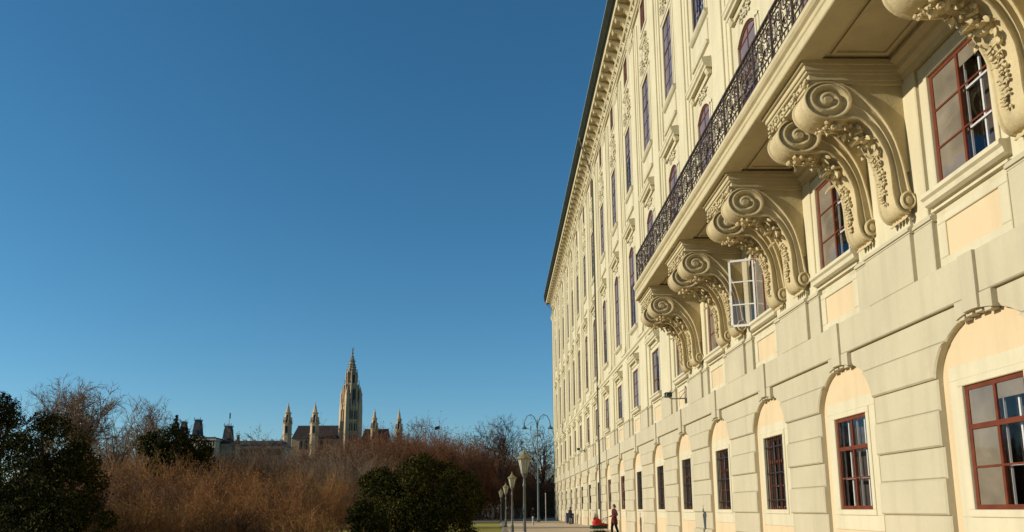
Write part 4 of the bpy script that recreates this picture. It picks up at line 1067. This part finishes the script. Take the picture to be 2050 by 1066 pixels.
def bush(name, px, Y, n, size, label, cat, seed, light=.25, spires=()):
    rng = np.random.default_rng(seed); L = []
    for (u, v, r_) in px:
        p = wp(u, v, Y=Y); R_ = r_*Y/1500; L.append((p[0], Y+rng.uniform(-.3, .3)*R_, max(p[2], .2), R_))
        for _ in range(9):     # secondary lumps give an uneven outline
            d = rng.normal(0, 1, 3); d /= np.linalg.norm(d); rr_ = R_*rng.uniform(.22, .42); L.append((p[0]+d[0]*R_*.85, Y+d[1]*R_*.85, max(p[2]+d[2]*R_*.85, .2), rr_))
    cx = sum(l[0] for l in L)/len(L); r = empty(name, (cx, Y, 0)); tag(r, label, cat)
    V, Q, mi = leaf_cloud(L, n, size, rng, light); V -= [cx, Y, 0]; me = fastmesh('foliage', V, Q, ['yew', 'yew2'], mi); o = bpy.data.objects.new('foliage', me); COL.objects.link(o); o.parent = r
    b = MB(); rdm = random.Random(seed)
    for k in range(7):
        l = L[rdm.randrange(len(L))]; b.tube([(rdm.uniform(-.3, .3), rdm.uniform(-.3, .3), 0), ((l[0]-cx)*.5, (l[1]-Y)*.5, l[2]*.5), (l[0]-cx, l[1]-Y, l[2])], [.08, .05, .02], 6)
    b.build('trunk', 'bark_dark', r)
    return r
bush('evergreen_bush', [(120, 985, 78), (100, 893, 66), (150, 1060, 80), (55, 980, 75), (165, 930, 38), (60, 1080, 90)], 15, 60000, .028, 'big dark evergreen bush in the left foreground with olive tips on its rounded top', 'evergreen bush', 1, .16)
bush('evergreen_tree', [(-30, 860, 62), (-40, 960, 95), (10, 830, 32), (-5, 800, 22), (-60, 1060, 120)], 17, 42000, .032, 'dark evergreen cut by the left edge, its pointed top above the rounded bush', 'evergreen tree', 2, .12)
bush('evergreen_tree', [(345, 888, 34), (385, 905, 34), (305, 892, 26), (352, 935, 48), (400, 935, 30), (351, 861, 9), (353, 851, 6), (352, 842, 4), (354, 834, 3)], 44, 26000, .07, 'mid distance dark evergreen with a thin leading shoot, left of the mansard towers', 'evergreen tree', 3, .15)
bush('evergreen_bush', [(835, 980, 66), (775, 998, 58), (890, 998, 66), (800, 1060, 80), (880, 1068, 76), (748, 972, 30)], 30, 80000, .045, 'large round dark green bush in the centre, right of the brown thicket', 'evergreen bush', 4, .30)
bush('evergreen_bush', [(933, 978, 32), (938, 1008, 34), (915, 985, 34)], 62, 22000, .085, 'smaller dark bush behind the right side of the large round bush', 'evergreen bush', 5, .2)
bush('evergreen_bush', [(722, 1032, 26), (740, 1060, 34)], 27, 16000, .045, 'low dark bush at the left foot of the large round bush', 'evergreen bush', 6, .18)
# leafless trees
def bare_tree(u, vtop, Y, wpx, label, seed, trunk_r=.22, m='bark', m2='twig_grey', vlow=None, fork=.38, spread=.75, gens=(7, 6, 5, 5), fine=.012, up=.05):
    rng = np.random.default_rng(seed); p = wp(u, 1020, Y=Y); H = (1020-vtop)/1500*Y+EYE; W_ = wpx*Y/1500
    r = empty('bare_tree', (p[0], Y, 0)); tag(r, label, 'bare tree')
    o = grow(np.zeros((1, 3)), np.array([[.02, 0, 1.]]), np.array([H*.55]), np.array([trunk_r]), 8, .05, .03, rng)
    nl = gens[0]+3; t_ = np.linspace(.55, .98, nl); pt = np.array([o[0][min(int(t*8), 7)]+(o[1][min(int(t*8), 7)]-o[0][min(int(t*8), 7)])*((t*8) % 1) for t in t_])
    a_ = np.arange(nl)*2.4+rng.uniform(0, .6, nl); k_ = (W_*.5)/(H*.46)*rng.uniform(.55, 1.15, nl)*(1.25-t_*.55); d1 = np.stack([k_*np.cos(a_), k_*np.sin(a_), np.ones(nl)], 1)
    L1 = (H*.99-pt[:, 2])*rng.uniform(.75, 1.05, nl); o1 = grow(pt, d1, L1, trunk_r*.45*np.ones(nl), 7, .13, up, rng)
    s2, d2, f2 = sprout(o1[4], gens[1], .8, rng); L2 = .46*L1.mean()*rng.uniform(.5, 1.1, len(s2)); o2 = grow(s2, d2, L2, np.full(len(s2), trunk_r*.13), 5, .15, up, rng)
    s3, d3, f3 = sprout(o2[4], gens[2], .9, rng); L3 = .20*L1.mean()*rng.uniform(.5, 1.2, len(s3)); o3 = grow(s3, d3, L3, np.full(len(s3), fine), 3, .2, up, rng)
    s4, d4, f4 = sprout(o3[4], gens[3], .9, rng); L4 = .10*L1.mean()*rng.uniform(.5, 1.2, len(s4)); o4 = grow(s4, d4, L4, np.full(len(s4), fine*.7), 2, .2, up, rng)
    V, Q = seg_mesh(*[np.concatenate([o[i], o1[i]]) for i in range(4)], k=6); me = fastmesh('trunk', V, Q, [m]); t = bpy.data.objects.new('trunk', me); COL.objects.link(t); t.parent = r
    V, Q = seg_mesh(*[np.concatenate([o2[i], o3[i], o4[i]]) for i in range(4)]); me = fastmesh('crown', V, Q, [m2]); t = bpy.data.objects.new('crown', me); COL.objects.link(t); t.parent = r
    return r
bare_tree(138, 786, 46, 66, 'tall spreading leafless tree with pale branches above the left evergreen bush', 11, .30, fine=.020, gens=(9, 9, 7, 5), m2='twig_pink')
bare_tree(66, 805, 60, 60, 'faint leafless tree at far left behind the tall spreading one', 12, .18, fine=.016)
bare_tree(210, 842, 56, 50, 'short round leafless tree just right of the tall spreading one', 13, .16, fine=.017)
bare_tree(284, 832, 52, 40, 'upright leafless tree with sunlit branches left of the mid distance evergreen', 14, .17, up=.10, spread=.55, fine=.017)
bare_tree(325, 852, 64, 40, 'thin leafless tree immediately behind the mid distance evergreen', 15, .15, fine=.02)
bare_tree(500, 874, 105, 60, 'low leafless tree between the flagged tower and the gothic turrets', 16, .2, fine=.028)
bare_tree(1006, 852, 108, 56, 'dark leafless tree left of the double-armed street lamp', 17, .22, 'bark_dark', 'bark_dark', fine=.028, up=.07)
bare_tree(1085, 868, 112, 66, 'dense leafless tree behind the double-armed street lamp beside the palace corner', 18, .26, 'bark_dark', 'twig_grey', fine=.035, up=.03)
bare_tree(830, 862, 126, 44, 'pale twiggy leafless tree rising over the reddish tree row', 19, .2, fine=.034)

M['dry_leaf'] = mat('red_dry_leaves', (.34, .085, .05), rough=.8, var=.5, scale=.6, col2=(.22, .10, .04))
tr = [o for o in bpy.data.objects if o.name.startswith('bare_tree') and o.type == 'EMPTY' and 'dense leafless' in o.get('label', '')][0]
rng = np.random.default_rng(77); n = 2600; U = rng.normal(0, 1, (n, 3)); U /= np.linalg.norm(U, axis=1, keepdims=True); P = U*(rng.uniform(.2, 1, (n, 1))**.5)*np.array([3.0, 3.0, 3.4])+np.array([.6, 0, 6.8]); P = P[(np.sin(P[:, 0]*2.1)+np.sin(P[:, 2]*2.7+1)+rng.normal(0, .5, n)) > .2]; n = len(P)
T = rng.normal(0, 1, (n, 3)); T /= np.linalg.norm(T, axis=1, keepdims=True); B = np.cross(T, rng.normal(0, 1, (n, 3))); B /= np.linalg.norm(B, axis=1, keepdims=True)
me = fastmesh('dry_leaves', np.stack([P-T*.10, P-B*.06, P+T*.10, P+B*.06], 1).reshape(-1, 3), np.arange(4*n).reshape(-1, 4), ['dry_leaf']); o = bpy.data.objects.new('dry_leaves', me); COL.objects.link(o); o.parent = tr
tr['label'] = 'tree with scattered reddish dry leaves behind the double-armed lamp beside the palace corner'
# ------------------------------------------------------------------ far buildings
M['gothic'] = mat('gothic_sandstone', (.66, .47, .27), var=.5, scale=.12, fine=.45, bump=.5, bscale=1.2); M['gothic_dark'] = mat('weathered_spire_stone', (.34, .29, .19), var=.4, scale=.15, fine=.4)
M['roof_red'] = mat('dark_tiled_roof', (.045, .032, .028), var=.35, scale=.2); M['slate'] = mat('slate_roof', (.045, .05, .058), var=.3, scale=.2); M['classic'] = mat('pale_stone', (.72, .57, .37), var=.3, scale=.2, fine=.35)
M['shade_win'] = mat('window_dark', (.03, .026, .025), var=.3, scale=.3, rough=.4)
def tier(b, cx, cy, h0, h1, z0, z1, mi=0, n=4, rot=pi/4):
    k = sqrt(2) if n == 4 else 1.0; b.lathe([(h0*k, z0), (h1*k, z1)], (cx, cy, 0), n, mi, rot)
def pinnacle(b, x, y, h, z0, z1, mi=0):
    tier(b, x, y, h, h, z0, z0+(z1-z0)*.45, mi); tier(b, x, y, h*1.25, h*1.25, z0+(z1-z0)*.42, z0+(z1-z0)*.48, mi); tier(b, x, y, h, .08, z0+(z1-z0)*.48, z1, mi); b.blob((x, y, z1), (.35, .35, .5), None, mi, 5, 4)
RY = 480.0
def rz(v): return (1020-v)/1500*RY+EYE
def rxx(u): return wp(u, 900, Y=RY)[0]
RT = empty('town_hall', (rxx(700), RY, 0)); tag(RT, 'gothic town hall far off with one tall central spire, four turrets and dark steep roof', 'town hall')
def gothic_window(par, x, y, w, z0, z1, dep=.3):
    b = MB(); n = 5; pts = [(-w, z0), (w, z0), (w, z1-w*1.3)]+[(w*cos(pi/2*k/n), z1-w*1.3+w*1.3*sin(pi/2*k/n)) for k in range(1, n)]+[(0, z1)]+[(-w*cos(pi/2*k/n), z1-w*1.3+w*1.3*sin(pi/2*k/n)) for k in range(n-1, 0, -1)]+[(-w, z1-w*1.3)]
    b.prism_y(pts, 0, dep); b.box(-.12, .12, -.15, 0, z0, z1-.4); o = b.build('window', 'shade_win', par); o.location = (x, y, 0); return o
b = MB(); hw = 4.9
tier(b, 0, 0, hw, hw, 0, rz(818)); 
for z in (rz(900), rz(868), rz(845), rz(820)): tier(b, 0, 0, hw+.5, hw+.5, z, z+1.0)
for sx in (-1, 1):
    for sy in (-1, 1):
        tier(b, sx*hw, sy*hw, 1.5, 1.3, 0, rz(815)); tier(b, sx*hw, sy*hw, 1.2, 1.1, rz(815), rz(800)); pinnacle(b, sx*hw, sy*hw, 1.0, rz(803), rz(776))
        pinnacle(b, sx*hw*.45, sy*(hw+.6), .6, rz(822), rz(802)); pinnacle(b, sx*(hw+.6), sy*hw*.45, .6, rz(822), rz(802))
tier(b, 0, 0, 5.2, 4.7, rz(818), rz(772), n=8, rot=pi/8)
for side in range(4):
    for t_ in (-.75, -.38, 0, .38, .75):
        c4, s4 = cos(side*pi/2), sin(side*pi/2); x_, y_ = hw*t_, -hw-.25; b.box(x_*c4-y_*s4-.22, x_*c4-y_*s4+.22, x_*s4+y_*c4-.22, x_*s4+y_*c4+.22, 30, rz(812)); pinnacle(b, x_*c4-y_*s4, x_*s4+y_*c4, .34, rz(814), rz(804))
for k in range(8):
    a = pi/4*k+pi/8; b.tube([(5.3*cos(a), 5.3*sin(a), rz(818)), (4.9*cos(a), 4.9*sin(a), rz(772))], .45, 5); b.tube([(3.9*cos(a), 3.9*sin(a), rz(772)), (3.3*cos(a), 3.3*sin(a), rz(744))], .32, 5)
for k in range(8):
    a = pi/4*k+pi/8; pinnacle(b, 5.3*cos(a), 5.3*sin(a), .55, rz(800), rz(762))
tier(b, 0, 0, 5.3, 5.3, rz(772), rz(770), n=8, rot=pi/8)
tier(b, 0, 0, 3.7, 3.2, rz(770), rz(746), n=8, rot=pi/8)
for k in range(8):
    a = pi/4*k+pi/8; pinnacle(b, 3.9*cos(a), 3.9*sin(a), .42, rz(766), rz(740))
tier(b, 0, 0, 3.7, 3.7, rz(746), rz(744), n=8, rot=pi/8)
tw = b.build('tower', 'gothic', RT); tw.rotation_euler.z = radians(33); tw.scale = (.9, .9, 1)
b = MB(); tier(b, 0, 0, 3.0, 1.6, rz(744), rz(722), n=8, rot=pi/8); tier(b, 0, 0, 2.2, 2.2, rz(722), rz(720.5), n=8, rot=pi/8); tier(b, 0, 0, 1.3, .35, rz(720.5), rz(706), n=8, rot=pi/8)
for zz in (739, 734, 729, 717, 712):
    rr_ = 3.0-(744-zz)*.064 if zz > 722 else 1.3-(720-zz)*.066
    for k in range(8): b.blob((rr_*1.08*cos(pi/4*k+pi/8), rr_*1.08*sin(pi/4*k+pi/8), rz(zz)), .38, None, 0, 5, 4)
b.blob((0, 0, rz(705)), (.8, .8, .8), None, 0, 8, 6)
b.build('spire', 'gothic_dark', RT)
b = MB(); b.tube([(0, 0, rz(705)), (0, 0, rz(701))], .22, 6); b.tube([(0, 0, rz(701)), (.1, 0, rz(698)), (0, 0, rz(695.5))], [.55, .5, .3], 6); b.blob((0, 0, rz(694.8)), (.36, .36, .42), None, 0, 7, 5); b.tube([(.7, 0, rz(700)), (.8, 0, rz(692))], .09, 4); b.build('spire_figure', 'gothic_dark', RT)
for (sx, z0, z1, w) in ((-.5, 868, 848, .9), (.5, 868, 848, .9), (-.5, 843, 823, .9), (.5, 843, 823, .9), (-.5, 896, 873, 1.0), (.5, 896, 873, 1.0)): gothic_window(tw, sx*hw*.7, -hw-.06, w*1.25, rz(z0), rz(z1), .05)
gothic_window(tw, 0, -5.0, 1.1, rz(812), rz(780), .3); gothic_window(tw, 0, -3.55, .7, rz(768), rz(750), .3)
for s_ in (-1, 1):
    o = gothic_window(tw, s_*3.45, -3.45, .9, rz(812), rz(780), .3); o.rotation_euler.z = s_*pi/4
for (u, vt) in ((578, 806), (632, 806), (751, 818), (800, 820)):
    x = rxx(u)-rxx(700); k = 1.0 if vt < 810 else .86
    t = MB(); h = 2.7*k; tier(t, x, -5, h, h, 0, rz(vt+45), n=8, rot=pi/8); 
    for z in (vt+66, vt+45): tier(t, x, -5, h+.45, h+.45, rz(z), rz(z-1.6), n=8, rot=pi/8)
    tier(t, x, -5, h*.72, h*.66, rz(vt+45), rz(vt+24), n=8, rot=pi/8); tier(t, x, -5, h*.85, h*.85, rz(vt+24), rz(vt+22.5), n=8, rot=pi/8)
    tier(t, x, -5, h*.55, .2, rz(vt+22.5), rz(vt+4), n=8, rot=pi/8); t.blob((x, -5, rz(vt+12)), (.9, .9, .8), None, 0, 8, 5); t.tube([(x, -5, rz(vt+5)), (x, -5, rz(vt))], .14, 5)
    for q_ in range(8):
        a = pi/4*q_+pi/8; pinnacle(t, x+h*.92*cos(a), -5+h*.92*sin(a), .32, rz(vt+45), rz(vt+33))
    tu = t.build('turret', 'gothic', RT)
    for dx in (-.0,):
        gothic_window(tu, x, -5-h*.70, .65, rz(vt+43), rz(vt+27), .3); gothic_window(tu, x, -5-h*.94, .8, rz(vt+64), rz(vt+49), .1)
b = MB()
x0, x1 = rxx(583)-rxx(700), rxx(681)-rxx(700); x2, x3 = rxx(720)-rxx(700), rxx(772)-rxx(700)
b.prism_z([(x0, 0), (x1, 0), (x1, 22), (x0, 22)], 0, rz(878)); b.prism_z([(x2, 0), (x3+22, 0), (x3+22, 22), (x2, 22)], 0, rz(888))
b.build('hall_wall', 'gothic', RT)
def gable(b, xa, xb, z0, z1, y0=-1.0, y1=23.0, mi=0):
    ym = (y0+y1)/2; v = [(xa, y0, z0), (xb, y0, z0), (xb, y1, z0), (xa, y1, z0), (xa+1, ym, z1), (xb-1, ym, z1)]
    b.add(v, [(0, 1, 5, 4), (2, 3, 4, 5), (1, 2, 5), (3, 0, 4), (0, 3, 2, 1)], mi)
b = MB(); gable(b, x0, x1, rz(879), rz(849)); gable(b, x2, x3+1, rz(889), rz(856)); 
for k in range(26):
    xx_ = x0+(x1-x0)*(k+.5)/26; b.box(xx_-.1, xx_+.1, 10.9, 11.1, rz(850), rz(848))
b.build('roof', 'roof_red', RT)
for k in range(7):
    xx_ = x0+6+(x1-x0-8)*k/7; gothic_window(RT, xx_, -.3, .9, rz(900), rz(882), .25)
# long museum/parliament wings to the left of it, with slate roofs
PY = 340.0
def pz(v): return (1020-v)/1500*PY+EYE
def pxx(u): return wp(u, 900, Y=PY)[0]
def rect_windows(par, x0, x1, n, y, zlist, w):
    for i in range(n):
        for (za, zb) in zlist:
            b = MB(); x = x0+(x1-x0)*(i+.5)/n; b.box(x-w, x+w, y, y+.25, za, zb); b.box(x-w-.2, x+w+.2, y-.15, y+.06, zb+.1, zb+.45); b.build('window', 'shade_win', par)
r = empty('long_palace', (pxx(470), PY, 0)); tag(r, 'low pale palace wing with slate roof running left from the gothic town hall', 'palace'); ox = pxx(470)
b = MB(); b.box(pxx(448)-ox, pxx(566)-ox, 0, 16, 0, pz(897)); b.box(pxx(447)-ox, pxx(567)-ox, -.6, 16.5, pz(897), pz(894)); b.build('wall', 'classic', r)
b = MB(); xa, xb = pxx(447)-ox, pxx(567)-ox
b.prism_z([(xa, -.4), (xb, -.4), (xb, 16), (xa, 16)], pz(894), pz(893)); b.add([(xa, -.4, pz(893)), (xb, -.4, pz(893)), (xb, 16, pz(893)), (xa, 16, pz(893)), (xa+2, 4, pz(881)), (xb-2, 4, pz(881)), (xb-2, 12, pz(881)), (xa+2, 12, pz(881))], [(0, 1, 5, 4), (1, 2, 6, 5), (2, 3, 7, 6), (3, 0, 4, 7), (4, 5, 6, 7)])
rf = b.build('roof', 'slate', r)
for k in range(6):
    t = MB(); x = xa+3+k*(xb-xa-6)/5; t.box(x-.5, x+.5, 7, 8.4, pz(882), pz(877)); t.build('chimney', 'classic', rf)
rect_windows(r, pxx(452)-ox, pxx(562)-ox, 12, -.1, [(pz(912), pz(902))], .8)
r = empty('corner_palace', (pxx(435), PY-12, 0)); tag(r, 'sunlit cream house front between the evergreen and the dark flagged tower', 'building'); ox = pxx(435)
b = MB(); xa, xb = pxx(416)-ox, pxx(450)-ox; b.box(xa, xb, 0, 14, 0, pz(886)); b.box(xa-.5, xb+.5, -.7, 14.5, pz(886), pz(883)); b.box(xa-.2, xb+.2, -.3, 0, pz(901), pz(899.5))
for k in range(8):
    x = xa+(xb-xa)*(k)/7; b.box(x-.25, x+.25, -.25, 0, pz(899), pz(886))
b.build('wall', 'classic', r); b = MB(); b.box(xa+.5, xb-.5, .5, 13.5, pz(883), pz(879.5)); b.build('roof', 'slate', r)
rect_windows(r, xa, xb, 7, -.12, [(pz(897), pz(889)), (pz(914), pz(904))], .42)
def mansard_tower(u, vt, vb, wpx, label, crest=True, flag=False, Yd=PY):
    x = pxx(u); r = empty('mansard_tower', (x, Yd-4, 0)); tag(r, label, 'tower'); h = wpx*Yd/1500/2
    b = MB(); tier(b, 0, 0, h*1.08, h*1.08, 0, pz(vb)); tier(b, 0, 0, h*1.2, h*1.2, pz(vb), pz(vb-2)); b.build('wall', 'classic' if not flag else 'gothic_dark', r)
    b = MB(); k = sqrt(2); b.lathe([(h*1.12*k, pz(vb-2)), (h*.95*k, pz(vb-6)), (h*.72*k, pz(vt+9)), (h*.60*k, pz(vt+3)), (h*.74*k, pz(vt+2.4)), (h*.74*k, pz(vt+1)), (h*.5*k, pz(vt+.8))], (0, 0, 0), 4, 0, pi/4); rf = b.build('roof', 'slate', r)
    if crest:
        b = MB()
        for i in range(7):
            for s_ in (-1, 1): b.tube([(h*.68*(i/3-1), s_*h*.68, pz(vt+1)), (h*.68*(i/3-1), s_*h*.68, pz(vt-1.4))], .09, 4)
        b.build('roof_crest', 'slate', rf)
    for s_ in (-1, 1):
        b = MB(); b.tube([(s_*h*.7, -h*.7, pz(vt+1)), (s_*h*.7, -h*.7, pz(vt-4))], .12, 4); b.build('finial', 'slate', rf)
    b = MB(); b.box(-h*.28, h*.28, -h*1.02, -h*.4, pz(vb-5), pz(vb-12)); b.prism_y([(-h*.36, pz(vb-12)), (h*.36, pz(vb-12)), (0, pz(vb-15.5))], -h*1.08, -h*.4); b.build('dormer', 'slate', rf)
    if flag:
        b = MB(); b.tube([(0, 0, pz(vt+1)), (0, 0, pz(827))], [.16, .08], 5); b.build('flagpole', 'galv', r)
        b = MB(); n = 6; vs = []
        for i in range(n+1):
            for s_ in (0, 1): vs.append((.1+i*.09, .25*sin(i*.9), pz(828)-s_*2.6-.5*i*.12))
        b.add(vs, [(2*i, 2*i+1, 2*i+3, 2*i+2) for i in range(n)]); b.build('flag', 'slate', r)
    return r
mansard_tower(373, 846, 872, 14, 'smaller left slate mansard tower peeping over the evergreen')
mansard_tower(401, 842, 878, 17, 'right hand slate mansard tower beside the evergreen, taller of the close pair')
mansard_tower(462, 854, 893, 19, 'dark slate tower with flagpole left of the gothic turrets', True, True)
mansard_tower(482, 872, 893, 6, 'tiny pointed roof turret just right of the flagpole tower', False)
# flag above the reddish tree row
fp = wp(880, 900, Y=200); r = empty('flag', (fp[0], 200, 0)); tag(r, 'small dark flag flying just above the reddish tree row', 'flag')
b = MB(); zt = (1020-853)/1500*200+EYE; b.tube([(0, 0, 0), (0, 0, zt)], [.12, .06], 6); b.build('flagpole', 'galv', r)
b = MB(); vs = [(-.05-i*.22, .12*sin(i*1.1), zt-.1-s_*.85+.18*i*.55*0-.07*i) for i in range(7) for s_ in (0, 1)]; b.add(vs, [(2*i, 2*i+1, 2*i+3, 2*i+2) for i in range(6)]); b.build('flag_cloth', 'black_cloth', r)
